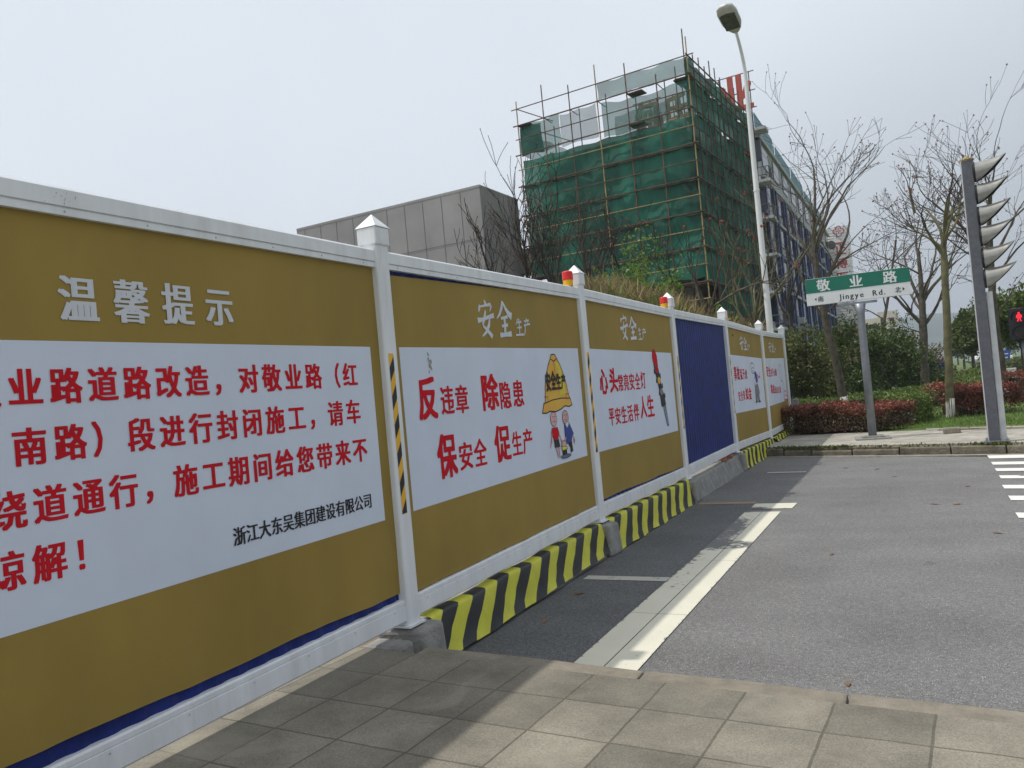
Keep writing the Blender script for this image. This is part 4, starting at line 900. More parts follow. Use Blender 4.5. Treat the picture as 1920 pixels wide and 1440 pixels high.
# --- rooftop sign
SO = C0+bb*(WB+0.6); sgt = thing('rooftop_sign', 'red rooftop sign of tall characters on a steel frame behind the netted building', 'sign', (SO.x, SO.y, 0))
def sign_box(x0, y0, x1, y1):
    ta, za = line_t((x0+x1)/2, y1, SO, -aa); tb, zb = line_t((x0+x1)/2, y0, SO, -aa); t0, _ = line_t(x0, (y0+y1)/2, SO, -aa); t1, _ = line_t(x1, (y0+y1)/2, SO, -aa)
    return t0, t1, za, zb
fr = MB()
for ch, bx, m_ in (('何', (1190, 190, 1236, 244), sign_brown), ('氏', (1246, 176, 1292, 228), sign_brown), ('实', (1302, 162, 1346, 216), sign_red), ('业', (1346, 142, 1411, 208), sign_red)):
    t0, t1, z0, z1 = sign_box(*bx); mb = MB()
    letter(mb, ch, -aa*((t0+t1)/2)+Vector((0, 0, (z0+z1)/2)), -aa, (0, 0, 1), -bb, t1-t0, z1-z0, .02, .08, True)
    o = mb.build('character', m_, sgt); sm = o.modifiers.new('s', 'SOLIDIFY'); sm.thickness = .14; sm.offset = -1
    for k in range(4):
        u = t0+(t1-t0)*(k+.1)/3.4; fr.bar(-aa*u+bb*.25+Vector((0, 0, roof)), -aa*u+bb*.25+Vector((0, 0, z1+.15)), .035, 4)
    for zz in (z0, (z0+z1)/2, z1+.1): fr.bar(-aa*(t0-.15)+bb*.22+Vector((0, 0, zz)), -aa*(t1+.15)+bb*.22+Vector((0, 0, zz)), .035, 4)
fr.build('frame', steel_dark, sgt)
t0, t1, z0, z1 = sign_box(1392, 218, 1408, 330); mb = MB()
mb.box(-aa*((t0+t1)/2)+bb*.3+Vector((0, 0, (roof+z1)/2)), (t1-t0, .5, z1-roof)); mb.build('red_column', sign_red, sgt)
t0, t1, z0, z1 = sign_box(1196, 225, 1240, 246); mb = MB()
for k in range(5): u = t0+(t1-t0)*k/4; mb.box(-aa*u+bb*.1+Vector((0, 0, (z0+z1)/2)), (.25, .2, z1-z0))
mb.build('red_posts', sign_red, sgt)

# --- apartment block along the street
A0 = gpos(1462, 64, 0); A0.x = A0.x; ab = Vector((0.0, 1.0, 0)); AL, _ = line_t(1549, 420, A0, ab); AT = zat(1432, 256, A0)
print('apt', A0, AL, AT)
t = thing('apartment_building', 'grey apartment block with blue glazing and teal roof sheets, right of the netted building', 'building', A0)
WD = 13.0; NF = 7; FH = AT/NF
mb = MB(); mb.prism([(0, 0), (-WD, 0), (-WD, AL), (0, AL)], (0, 0, -.5), (1, 0, 0), (0, 1, 0), (0, 0, 1), AT+.5); mb.build('wall', apt_wall, t)
mb = MB(); mb.prism([(.25, -.3), (-WD, -.3), (-WD, AL+.3), (.25, AL+.3)], (0, 0, AT), (1, 0, 0), (0, 1, 0), (0, 0, 1), .35); mb.build('roof', apt_wall, t)
nb = 10; bw = AL/nb
for f in range(NF):
    for k in range(nb):
        y = bw*(k+.5); z = f*FH+1.0
        wd = MB().box((.03, y, z+.85), (.10, bw*.52, 1.7)).build('window', apt_glass, t)
        if f < 6 and k % 2 == 0: MB().box((.07, y, z+.85), (.04, .07, 1.66)).build('mullion', apt_wall, wd)
for k in range(nb):
    mb = MB(); mb.box((.16, bw*k+bw*.10, FH*2.95), (.28, bw*.11, FH*5.9)); mb.box((.13, bw*k+bw*.9, FH*2.95), (.22, bw*.06, FH*5.9)); mb.build('blue_fin', apt_blue, t)
for f in range(1, NF):
    MB().box((.20, AL/2, f*FH-.1), (.12, AL, .26)).build('string_course', apt_blue if f in (2, 4) else apt_wall, t)
for f in range(1, NF+1):
    z = f*FH-0.9 if f < NF else AT+.3
    b = MB().box((-.3, -0.75, z), (2.5, 1.5, .22)).build('balcony', apt_wall, t)
    if f < NF:
        mb = MB()
        for k in range(9): mb.bar((-1.45+k*.30, -1.42, z+.1), (-1.45+k*.30, -1.42, z+1.1), .022, 4)
        for k in range(5): mb.bar((.88, -1.42+k*.33, z+.1), (.88, -1.42+k*.33, z+1.1), .022, 4)
        for h in (.45, 1.1): mb.bar((-1.5, -1.42, z+h), (.88, -1.42, z+h), .03, 4); mb.bar((.88, -1.42, z+h), (.88, 0, z+h), .03, 4)
        mb.build('railing', steel_dark, b)
    d = MB().box((-.5, -.03, z-1.2), (1.5, .08, 2.1)).build('balcony_door', apt_glass, t)
for k in range(6):                                   # external air-conditioner boxes
    MB().box((.45, bw*(k*1.6+.8), FH*(1+k % 5)+.45), (.55, .8, .6)).build('air_conditioner', apt_wall, t)
for k in range(5):
    mb = MB(); y0 = AL*(.03+k*.19); y1 = y0+AL*.16; hh = 2.3-.25*(k % 2)
    mb.prism([(y0, 0), (y1, 0), (y1, hh), (y0, hh)], (-.35, 0, AT+.35), (0, 1, 0), (0, 0, 1), (1, 0, 0), .08)
    o = mb.build('roof_screen', teal, t)
    mb = MB()
    for q in range(4): yy = y0+(y1-y0)*q/3; mb.bar((-.45, yy, AT+.35), (-.45, yy, AT+.5+hh), .04, 4); mb.bar((-.45, yy, AT+hh), (-1.6, yy, AT+.35), .035, 4)
    mb.build('screen_frame', steel_dark, o)
mb = MB(); mb.tube([(.4, AL+.05, AT-1.2), (.4, AL+1.6, AT-1.2)], .55, 10); mb.build('water_tank', raw_conc, t)

# --- pink block with a vertical sign, and a cream one farther off
B0 = gpos(1572, 118, 0)
t = thing('pink_building', 'pink rendered tower with a white vertical sign of red characters', 'building', B0)
bt = zat(1546, 418, B0); bx = Vector((1, .02, 0)).normalized(); by = Vector((-.02, 1, 0)).normalized()
wl, _ = line_t(1541, 500, B0, bx); wr, _ = line_t(1601, 560, B0, bx)
mb = MB(); mb.prism([(wl, 0), (-1.2, 0), (-1.2, 14), (wl, 14)], (0, 0, -.5), (1, 0, 0), (0, 1, 0), (0, 0, 1), bt+.5); mb.build('tall_wing', pink_wall, t)
bt2 = zat(1598, 566, B0); mb = MB(); mb.prism([(-1.2, .3), (wr, .3), (wr, 14), (-1.2, 14)], (0, 0, -.5), (1, 0, 0), (0, 1, 0), (0, 0, 1), bt2+.5); mb.build('low_wing', pink_wall, t)
for f in range(6):
    MB().box((wl+1.6, -.02, bt-2-f*3.1), (.9, .08, 1.6)).build('window', apt_glass, t)
    MB().box((wl+.7, -.5, bt-3.1-f*3.1), (1.8, 1.0, .25)).build('balcony', pink_wall, t)
    if f < 2: MB().box((wr-1.2, .28, bt2-2-f*3.1), (1.2, .08, 1.6)).build('window', apt_glass, t)
s0, szb = line_t(1560, 560, B0, bx); s1, szt = line_t(1592, 422, B0, bx)
sb = MB(); k = 0; zz = szb-4
while zz < szt: sb.box(((s0+s1)/2, -.25, zz), (s1-s0, .12, .36)); zz += .42
sb.box((s0+.3, -.12, (szt+szb-4)/2), (.12, .1, szt-szb+4)); sb.box((s1-.3, -.12, (szt+szb-4)/2), (.12, .1, szt-szb+4))
brd = sb.build('sign_board', board_white, t)
def sg(x0, y0, x1, y1):
    a_, _ = line_t(x0, (y0+y1)/2, B0, bx); b_, _ = line_t(x1, (y0+y1)/2, B0, bx); _, c_ = line_t((x0+x1)/2, y1, B0, bx); _, d_ = line_t((x0+x1)/2, y0, B0, bx); return a_, b_, c_, d_
for ch, bxp in (('正', (1565, 455, 1587, 478)), ('博', (1567, 484, 1590, 504)), ('医', (1570, 511, 1592, 531))):
    a_, b_, c_, d_ = sg(*bxp); mb = MB(); letter(mb, ch, ((a_+b_)/2, -.34, (c_+d_)/2), (1, 0, 0), (0, 0, 1), (0, -1, 0), b_-a_, d_-c_, .012, .06, True)
    mb.build('sign_character', sign_red, brd)
a_, b_, c_, d_ = sg(1562, 424, 1583, 444); cx, cz, rd = (a_+b_)/2, (c_+d_)/2, (b_-a_)/2; mb = MB()
for k in range(4):                                   # the red four-lobed flower emblem, drawn as an open outline
    an = k*math.pi/2; ox, oz = cx+math.cos(an)*rd*.55, cz+math.sin(an)*rd*.55
    mb.tube([(ox+math.cos(an+q)*rd*.45, -.36, oz+math.sin(an+q)*rd*.45) for q in np.linspace(-1.9, 1.9, 9)], rd*.09, 4)
    mb.bar((cx+math.cos(an)*rd*.12, -.36, cz+math.sin(an)*rd*.12), (cx+math.cos(an)*rd*.45, -.36, cz+math.sin(an)*rd*.45), rd*.07, 4)
mb.build('flower_emblem', sign_red, brd)
D0 = gpos(1665, 240, 0); t = thing('cream_building', 'distant cream office block in front of the hills', 'building', D0)
dt = zat(1668, 583, D0); dt2 = zat(1625, 598, D0); k1, _ = line_t(1646, 600, D0, Vector((1, 0, 0))); k2, _ = line_t(1682, 600, D0, Vector((1, 0, 0))); k0, _ = line_t(1605, 600, D0, Vector((1, 0, 0)))
MB().prism([(k1, 0), (k2, 0), (k2, 12), (k1, 12)], (0, 0, -1), (1, 0, 0), (0, 1, 0), (0, 0, 1), dt+1).build('tall_wing', cream_wall, t)
MB().prism([(k0, 1), (k1, 1), (k1, 14), (k0, 14)], (0, 0, -1), (1, 0, 0), (0, 1, 0), (0, 0, 1), dt2+1).build('low_wing', cream_wall, t)
for f in range(5):
    for u in (.16, .62): MB().box((k1+(k2-k1)*(u+.1), -.05, dt-3-f*3.2), ((k2-k1)*.24, .2, 1.9)).build('window', apt_glass, t)
    if f < 4: MB().box(((k0+k1)/2, .95, dt2-2.5-f*3.2), ((k1-k0)*.8, .2, 1.5)).build('window_band', apt_glass, t)

# ------------------------------------------------------------------ street furniture
# street lamp
p = gpos(1452, 21.5, -.3); t = thing('street_lamp', 'tall white street lamp rising behind the far end of the hoarding', 'street lamp', p)
def lampz(px, py): return zat(px, py, p)
zt = lampz(1390, 70); hd = Vector((-.10, -.99, 0)).normalized()
pts = [Vector((0, 0, 0))]; rad = [.098]
for q in (.3, .6, .8): pts.append(Vector((0, 0, (zt+.3)*q))); rad.append(.098-.042*q)
pts.append(Vector((0, 0, zt*.90+.3))); rad.append(.052)
for q in range(1, 7):
    s = q/6; pts.append(Vector((0, 0, zt*.90+.3+zt*.10*s))+hd*(.55*s*s)); rad.append(.052-.014*s)
MB().tube(pts, rad, 14).build('pole', white_pole, t, smooth=True)
MB().tube([(0, 0, (zt+.3)*.615), (0, 0, (zt+.3)*.62)], .085, 12).build('joint_ring', white_pole, t)
e = pts[-1]; hx = hd; hy = Vector((-hd.y, hd.x, 0)); up = Vector((0, 0, 1)); tilt = 0.34
hx2 = (hx*math.cos(tilt)+up*math.sin(tilt)).normalized(); hz2 = hx2.cross(hy)*-1; hz2 = hy.cross(hx2)*-1
hz2 = (up - hx2*up.dot(hx2)).normalized()
mb = MB(); rings = []
for s, w, zt_, zb_ in ((-.05, .08, .06, -.05), (.06, .17, .11, -.06), (.30, .255, .17, -.075), (.70, .265, .17, -.075), (.90, .22, .13, -.06), (.98, .12, .07, -.03)):
    ring = []
    for k in range(14):
        an = 2*math.pi*k/14; cz = math.sin(an); ring.append(e+hx2*s+hy*(w*math.copysign(abs(math.cos(an))**.7, math.cos(an)))+hz2*((zt_ if cz > 0 else -zb_)*cz))
    rings.append(ring)
vs = [v for r_ in rings for v in r_]; mb.add(vs, [(i*14+k, i*14+(k+1) % 14, (i+1)*14+(k+1) % 14, (i+1)*14+k) for i in range(5) for k in range(14)]+[tuple(range(14)), tuple(70+k for k in range(14))])
hdl = mb.build('lamp_head', lamp_grey, t, smooth=True)
MB().prism([(.16, -.19), (.72, -.20), (.76, 0), (.72, .20), (.16, .19)], e-hz2*.074, hx2, hy, hz2*-1, .02).build('lens', lamp_lens, hdl)

# street name sign
p = on_ground(1637, 823, ZF); p.z = ZF
t = thing('street_sign', 'green and white street name sign on a grey pole beyond the road', 'street sign', p, R(7))
def sz(px, py): return zat(px, py, p)-ZF
zb, zt = sz(1620, 562), sz(1617, 513)
MB().tube([(0, 0, .05), (0, 0, zb*.55), (0, 0, zb-.42), (0, 0, zb-.32), (0, 0, zb-.08)], [.088, .084, .082, .085, .125], 16).build('pole', galv, t, smooth=True)
mb = MB(); mb.prism([(-.36, -.25), (.36, -.25), (.36, .25), (-.36, .25)], (0, 0, -.01), (1, 0, 0), (0, 1, 0), (0, 0, 1), .05); mb.box((0, 0, .055), (.46, .34, .05)); mb.build('base_plate', cement, t, bevel=.01)
MB().box((0, 0, zb-.055), (.72, .10, .05)).build('bracket', galv, t)
BW, BH = 2.16, (zt-zb)+.02
mb = MB(); mb.box((-.02, 0, zb+BH/2), (BW, .06, BH)); bd = mb.build('board', sign_white, t, bevel=.008)
mb = MB(); mb.prism([(-BW/2, zb+BH*.46), (BW/2, zb+BH*.46), (BW/2, zb+BH-.004), (-BW/2, zb+BH-.004)], (-.02, -.0305, 0), (1, 0, 0), (0, 0, 1), (0, -1, 0), .003); mb.build('green_field', sign_green, bd)
X_, Z_, Nn = (1, 0, 0), (0, 0, 1), (0, -1, 0)
mb = MB()
for ch, x in (('敬', -.72), ('业', -.035), ('路', .66)): letter(mb, ch, (x, -.0345, zb+BH*.72), X_, Z_, Nn, .29, .285, .008, .055)
mb.build('street_name', sign_white, bd)
mb = MB(); x = -.40
for ch in 'Jingye  Rd.':
    if ch == ' ': x += .075; continue
    vs, fs = glyph(ch); w = max(v[0] for v in vs)
    letter(mb, ch, (x+.0825, -.0315, zb+BH*.215), X_, Z_, Nn, .165, .175, 0, .05); x += w*.165+.03
for ch, x in (('南', -.80), ('北', .80)): letter(mb, ch, (x, -.0315, zb+BH*.215), X_, Z_, Nn, .125, .14, 0, .06)
mb.prism([(-.915, 0), (-.875, .035), (-.875, -.035)], (-.015, -.0315, zb+BH*.225), X_, Z_, Nn, .001); mb.prism([(.935, 0), (.89, .04), (.89, -.04)], (0, -.0315, zb+BH*.225), X_, Z_, Nn, .001)
mb.build('direction_lettering', black_print, bd)

# traffic signal seen from the side
p = on_ground(1866, 829, ZF); p.z = ZF
t = thing('traffic_light', 'tall grey traffic light column with six silver hoods seen from the side', 'traffic light', p, R(-4))
def tz(px, py): return zat(px, py, p)-ZF
ztop = tz(1812, 303)
MB().box((0, 0, ztop/2), (.185, .24, ztop)).build('column', signal_grey, t, bevel=.012)
lz0 = tz(1845, 548); MB().box((.148, .02, lz0/2), (.105, .15, lz0)).build('side_channel', galv_light, t, bevel=.01)
MB().box((-.1, 0, ztop/2), (.022, .22, ztop*.998)).build('edge_strip', galv_light, t)
mb = MB(); mb.box((.03, 0, .02), (.42, .42, .035))
for sx in (-1, 1):
    for sy in (-1, 1): mb.tube([(.03+sx*.16, sy*.16, .03), (.03+sx*.16, sy*.16, .075)], .02, 6)
mb.build('base_plate', galv, t)
mb = MB()
for k in range(26):
    an = 2*math.pi*k/26; mb.blob((.10*math.cos(an)*1.1, .13*math.sin(an), ztop+.02+.012*math.sin(k*3)), .022)
mb.tube([(0, 0, ztop), (0, 0, ztop+.05), (0, 0, ztop+.10)], [.05, .045, .02], 8); mb.build('top_fitting', bamboo, t)
for k, (px, py) in enumerate(((1832, 325), (1836, 366), (1840, 407), (1844, 445), (1848, 486), (1852, 524))):
    zc = tz(px, py-2); hub = Vector((.093, 0, zc)); Rr = .185; Lh = .50; na, nl = 18, 10
    hb = MB().tube([hub, hub+Vector((.06, 0, 0)), hub+Vector((.12, 0, 0)), hub+Vector((.155, 0, 0))], [Rr*.97, Rr*.95, Rr*.80, Rr*.5], 18).build('lamp_unit', black_plastic, t)
    MB().tube([hub+Vector((.156, 0, 0)), hub+Vector((.17, 0, 0))], [Rr*.49, Rr*.3], 18).build('lens', lens_dark, hb)
    mb = MB(); vs = []
    for side, rr_ in ((0, Rr), (1, Rr-.008)):
        for i in range(na+1):
            th = -math.pi*0.94+2*math.pi*0.94*i/na      # 0 = top of the hood
            L = Lh*max(.0, ((1+math.cos(th))/2))**0.78+.012
            for j in range(nl+1):
                s = j/nl; x = .03+L*s; dr_ = 1-.10*s
                vs.append(hub+Vector((x, rr_*math.sin(th)*dr_, rr_*math.cos(th)*dr_+.14*(x/Lh)**2*.55)))
    m_ = (na+1)*(nl+1); fo = []; fi = []
    for i in range(na):
        for j in range(nl):
            a_ = i*(nl+1)+j; fo.append((a_, a_+1, a_+nl+2, a_+nl+1)); fi.append((m_+a_, m_+a_+nl+1, m_+a_+nl+2, m_+a_+1))
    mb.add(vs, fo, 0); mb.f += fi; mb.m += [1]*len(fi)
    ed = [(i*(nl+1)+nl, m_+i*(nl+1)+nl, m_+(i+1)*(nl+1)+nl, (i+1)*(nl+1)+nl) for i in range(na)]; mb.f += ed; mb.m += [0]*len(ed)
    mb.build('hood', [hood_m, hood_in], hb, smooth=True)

# pedestrian signal at the right edge
p = gpos(1921, 21.5, -.1)
t = thing('pedestrian_signal', 'black pedestrian signal showing a red standing figure, right of the traffic light', 'pedestrian signal', p, R(-8))
zc = zat(1899, 609, p)-p.z
MB().tube([(.07, .05, 0), (.05, .05, zc*.5), (.0, .05, zc-.4)], .075, 12).build('pole', galv, t, smooth=True)
hs = MB().box((-.02, 0, zc), (.56, .26, .88)).build('housing', black_plastic, t, bevel=.02)
for k, zz in enumerate((.21, -.21)):
    o = MB().tube([(-.04, -.131, zc+zz), (-.04, -.145, zc+zz)], .165, 20).build('lens', lens_dark, hs)
    mb = MB(); vs = []; n = 14
    for s in range(2):
        for i in range(n+1):
            an = math.pi*(-.12+1.24*i/n); 
            for j in (0, 1): vs.append((-.04+(.175-.006*s)*math.cos(an), -.13-.16*j, zc+zz+(.175-.006*s)*math.sin(an)-.02*j))
    q = 2*(n+1); mb.add(vs, [(i*2, i*2+1, i*2+3, i*2+2) for i in range(n)]+[(q+i*2, q+i*2+2, q+i*2+3, q+i*2+1) for i in range(n)]); mb.build('visor', black_plastic, hs)
zz = zc+.21; mb = MB()
def pp(u, v): return (-.04+u, zz+v)
fig = MB(); OO = (0, -.1465, 0)
fig.prism([pp(.026*math.cos(a_*.7), .088+.032*math.sin(a_*.7)) for a_ in range(9)], OO, X_, Z_, Nn, .002)
fig.prism([pp(-.04, .055), pp(.04, .055), pp(.055, .03), pp(.048, -.03), pp(.03, -.035), pp(-.03, -.035), pp(-.048, -.03), pp(-.055, .03)], OO, X_, Z_, Nn, .002)
fig.prism([pp(-.058, .03), pp(-.07, -.04), pp(-.056, -.045), pp(-.044, .02)], OO, X_, Z_, Nn, .003); fig.prism([pp(.044, .02), pp(.056, -.045), pp(.07, -.04), pp(.058, .03)], OO, X_, Z_, Nn, .003)
fig.prism([pp(-.03, -.034), pp(-.002, -.034), pp(-.012, -.085), pp(-.022, -.135), pp(-.056, -.138), pp(-.054, -.126), pp(-.04, -.12)], OO, X_, Z_, Nn, .003)
fig.prism([pp(.03, -.034), pp(.002, -.034), pp(.012, -.085), pp(.022, -.135), pp(.06, -.138), pp(.056, -.126), pp(.04, -.12)], OO, X_, Z_, Nn, .003)
fig.build('red_figure', red_glow, hs)

# small things down the street
p = gpos(1884, 29, -.1); t = thing('stone_barrier', 'low white two-legged barrier among the red hedges', 'barrier', p)
MB().box((0, 0, .95), (.62, .22, .16)).build('top_slab', limewash, t, bevel=.02)
for s in (-1, 1): MB().box((s*.22, 0, .44), (.13, .16, .87)).build('leg', limewash, t, bevel=.01)
p = gpos(1840, 105, 0.05); t = thing('van', 'white van parked far down the street', 'van', p, R(-4))
mb = MB(); mb.prism([(-2.2, .45), (2.3, .45), (2.4, 1.0), (2.1, 1.25), (1.35, 2.05), (-2.1, 2.1), (-2.25, 1.2)], (-.95, 0, 0), (0, -1, 0), (0, 0, 1), (1, 0, 0), 1.9); bo = mb.build('body', van_white, t, bevel=.06)
MB().prism([(-.72, 1.25), (.72, 1.25), (.62, 1.9), (-.62, 1.9)], (0, -1.75, -.0), X_, (0, .25, .97), (0, -1, .2), .03).build('windscreen', apt_glass, bo)
for sx in (-1, 1):
    MB().box((sx*.96, -.2, 1.62), (.03, 2.6, .55)).build('side_window', apt_glass, bo)
    for sy in (-1, 1): MB().tube([(sx*.98, sy*1.4, .34), (sx*.78, sy*1.4, .34)], .34, 14).build('wheel', rubber, t)
    MB().box((sx*.7, -2.37, .9), (.32, .05, .2)).build('headlight', sign_white, bo)
p = gpos(1884, 70, 0); t = thing('blue_road_sign', 'small blue road sign among the street trees far off', 'road sign', p)
zc = zat(1883, 671, p); MB().bar((0, 0, 0), (0, 0, zc+.6), .05, 8).build('post', galv, t)
s_ = MB().box((0, -.06, zc), (.72, .04, 1.35)).build('sign_panel', sign_blue, t); mb = MB()
for k in range(3): mb.box((0, -.083, zc+.35-k*.33), (.5-.1*(k % 2), .008, .09))
mb.build('white_bars', sign_white, s_)
o = MB().tube([(0, 0, 0), (0, 0, 1.2), (0, 0, 1.3)], [.09, .09, .03], 10).build('bollard', white_pole); o.location = gpos(1896, 62, 0); tag(o, 'white bollard beside the small blue road sign', 'bollard')
# blue site fence behind the bushes
pA, pB = gpos(1450, 46, -.1), gpos(1772, 41, -.1)
d_ = (pB-pA); L_ = d_.length; t = thing('blue_fence', 'dark blue sheet fence seen under the evergreen bushes', 'fence', pA, math.atan2(d_.y, d_.x))
mb = MB(); n = int(L_/.12); vs = []
for k in range(n+1): vs += [(L_*k/n, .02*(k % 2), 0), (L_*k/n, .02*(k % 2), 1.4)]
mb.add(vs, [(2*k, 2*k+2, 2*k+3, 2*k+1) for k in range(n)]); mb.build('sheets', blue_sheet, t)
for k in range(7): MB().box((L_*k/6, .08, .7), (.08, .08, 1.4)).build('post', galv, t)
p = gpos(1597, 36, -.1); t = thing('utility_cabinet', 'grey utility cabinet half hidden behind the leaning tree trunk', 'cabinet', p)
MB().box((0, 0, .55), (.9, .5, 1.1)).build('body', galv, t, bevel=.02); MB().box((0, -.26, .58), (.78, .02, .95)).build('door', lamp_grey, t); MB().box((0, 0, 1.13), (1.0, .6, .06)).build('lid', galv, t)

# ------------------------------------------------------------------ bare trees: tapered trunk, rising limbs, twigs ending in buds
def rot_about(v, ax, an): return Matrix.Rotation(an, 3, ax) @ v
class TreeB:
    def __init__(s, seed, twig_r=.008, min_len=.18, up=.35, buds=True, bp=.75):
        s.bp = bp
        s.r = random.Random(seed); s.limb = MB(); s.twig = MB(); s.bud = MB(); s.up = up; s.tr = twig_r; s.ml = min_len; s.buds = buds; s.n = 0
    def branch(s, p, d, length, r0, level, maxl, spread=0.75, fork=(3, 5), budsize=.035):
        r = s.r; nseg = 5 if level < maxl else 3; pts = [p.copy()]; rad = [r0]; d = d.normalized(); dirs = [d.copy()]
        r1 = max(s.tr, r0*(.42 if level < maxl else .6)); bend = Vector((r.uniform(-1, 1), r.uniform(-1, 1), r.uniform(-.5, .4)))*.30
        for i in range(nseg):
            d = (d+bend*.5+Vector((r.uniform(-1, 1), r.uniform(-1, 1), r.uniform(-.6, .6)))*.13+Vector((0, 0, s.up*.28))).normalized()
            p = p+d*(length/nseg); pts.append(p.copy()); dirs.append(d.copy()); rad.append(r0+(r1-r0)*(i+1)/nseg)
        (s.limb if r0 > .018 else s.twig).tube(pts, rad, 6 if r0 > .03 else (4 if r0 > .012 else 3), False); s.n += 1
        if level >= maxl:
            if s.buds and r.random() < s.bp:
                for _ in range(1 if budsize < .04 else 5): s.bud.blob(pts[-1]+Vector((r.uniform(-1, 1), r.uniform(-1, 1), r.uniform(-1, 1)))*(0 if budsize < .04 else budsize*.8), budsize*r.uniform(.4, .9)*(1.3 if budsize < .04 else .75))
            return
        k = r.randint(*fork)
        for j in range(k):
            t = r.uniform(.32, 1.0) if j else 1.0
            i = min(nseg-1, int(t*nseg)); f = t*nseg-i; q = pts[i].lerp(pts[i+1], min(1, f)); dd = dirs[min(i+1, nseg)]
            ax = dd.cross(Vector((r.uniform(-1, 1), r.uniform(-1, 1), r.uniform(-1, 1)))).normalized()
            an = r.uniform(.5, 1.15)*spread if j else r.uniform(.1, .45)
            rr = max(s.tr, rad[i]*r.uniform(.5, .72)); s.branch(q, rot_about(dd, ax, an), length*r.uniform(.45, .78), rr, level+1, maxl, spread, fork, budsize)
def bare_tree(name, label, cat, path, radii, seed, crown, group=None, mats=(bark, twig_m, bud_m), wash=0.0, maxl=3, up=.35, twig_r=.008, spread=.75, fork=(3, 5), budsize=.035, budname='buds', limbs=None):
    """path: trunk points in space; crown: (start fraction of the trunk, number of limbs, limb length)"""
    base = Vector(path[0]); t = thing(name, label, cat, base, group=group); T = TreeB(seed, twig_r, up=up); r = T.r
    P = [Vector(q)-base for q in path]; tr = MB()
    if wash:
        mbw = MB(); d0 = (P[1]-P[0]).normalized(); L0 = wash/max(.2, d0.z); wr = radii[0]
        q0, q1 = P[0], P[0]+d0*L0; mbw.tube([q0-d0*.15, q0, q0+d0*L0*.25, q0+d0*L0*.6, q1], [wr*1.30, wr*1.28, wr*1.08, wr*1.04, wr*1.025], 12)
        mbw.build('limewash', limewash, t, smooth=True)
    fine = []; fr_ = []
    for a, b, ra, rb in zip(P, P[1:], radii, radii[1:]):
        for k in range(4): w = k/4; fine.append(a.lerp(b, w)+Vector((r.uniform(-1, 1), r.uniform(-1, 1), 0))*ra*.10); fr_.append((ra+(rb-ra)*w)*r.uniform(.96, 1.05))
    fine.append(P[-1]); fr_.append(radii[-1]); fr_[0] *= 1.25
    tr.tube(fine, fr_, 10, False); tr.build('trunk', mats[0], t, smooth=True)
    s0, nl, ll = crown; n = len(fine)
    for k in range(nl):
        f = 1.0 if k == 0 else s0+(1-s0)*(k/nl)+r.uniform(-.03, .03); f = min(1, max(s0, f)); i = min(n-1, int(f*(n-1)))
        az = k*2.4+r.uniform(-.5, .5); el = r.uniform(.55, 1.05) if k else 1.3
        d = Vector((math.cos(az)*math.cos(el), math.sin(az)*math.cos(el), math.sin(el)))
        T.branch(fine[i], d, ll*r.uniform(.8, 1.2)*(1-.25*(f-s0)), fr_[i]*r.uniform(.45, .7), 1, maxl, spread, fork, budsize)
    for (q, d, ln, rr) in (limbs or []): T.branch(Vector(q)-base, Vector(d), ln, rr, 1, maxl, spread, fork, budsize)
    if T.limb.v: T.limb.build('limbs', mats[0], t)
    if T.twig.v: T.twig.build('twigs', mats[1], t)
    if T.bud.v: T.bud.build(budname, mats[2], t)
    return t
def path_px(L, depth0, z0=None):
    """trunk through photograph points; each point keeps about the same distance from the eye"""
    out = []
    for k, (px, py) in enumerate(L):
        q = at(px, py, depth0)
        out.append(q)
    return out
GT = 'bare street trees across the road'
# leaning tree left of the street sign
D1 = 25.5
P1 = path_px([(1590, 792), (1570, 690), (1545, 590), (1532, 510), (1524, 440)], D1)
R_ = lambda px0, py0, px1, py1, D=D1: (at(px0, py0, D), at(px1, py1, D)-at(px0, py0, D), (at(px1, py1, D)-at(px0, py0, D)).length)
def limb(px0, py0, px1, py1, rr, D=D1, fwd=0.0): a, d, l = R_(px0, py0, px1, py1, D); return (a, d+Vector((0, fwd*l, 0)), l*.76, rr)
bare_tree('bare_tree', 'leaning bare tree with pale buds and whitewashed foot, left of the street sign', 'tree', P1, [.135, .125, .11, .085, .062], 5, (.78, 3, 1.8), GT,
          (bark, twig_m, bud_m), .85, 4, .22, .0062, .72, (2, 4), .030, limbs=[limb(1526, 470, 1508, 262, .065), limb(1528, 480, 1560, 300, .06), limb(1535, 545, 1640, 365, .07), limb(1535, 530, 1618, 420, .05),
          limb(1528, 470, 1590, 290, .055), limb(1545, 590, 1650, 475, .045), limb(1530, 500, 1470, 380, .055), limb(1545, 600, 1478, 480, .05), limb(1524, 450, 1530, 300, .05)])
P2 = path_px([(1736, 752), (1733, 690), (1731, 610), (1729, 560), (1722, 470)], 37)
bare_tree('bare_tree', 'upright bare dark tree behind the green hedge, right of the street sign', 'tree', P2, [.19, .175, .17, .12, .07], 9, (.6, 5, 3.0), GT,
          (bark, twig_m, bud_m), .5, 4, .22, .008, .78, (2, 4), .04, limbs=[limb(1731, 610, 1660, 520, .10, 37), limb(1731, 612, 1800, 540, .09, 37), limb(1729, 580, 1690, 440, .09, 37), limb(1729, 570, 1765, 450, .09, 37), limb(1731, 625, 1680, 610, .04, 37), limb(1726, 500, 1700, 380, .06, 37)])
P3 = path_px([(1783, 797), (1780, 700), (1775, 600), (1771, 500), (1769, 455)], 21.2)
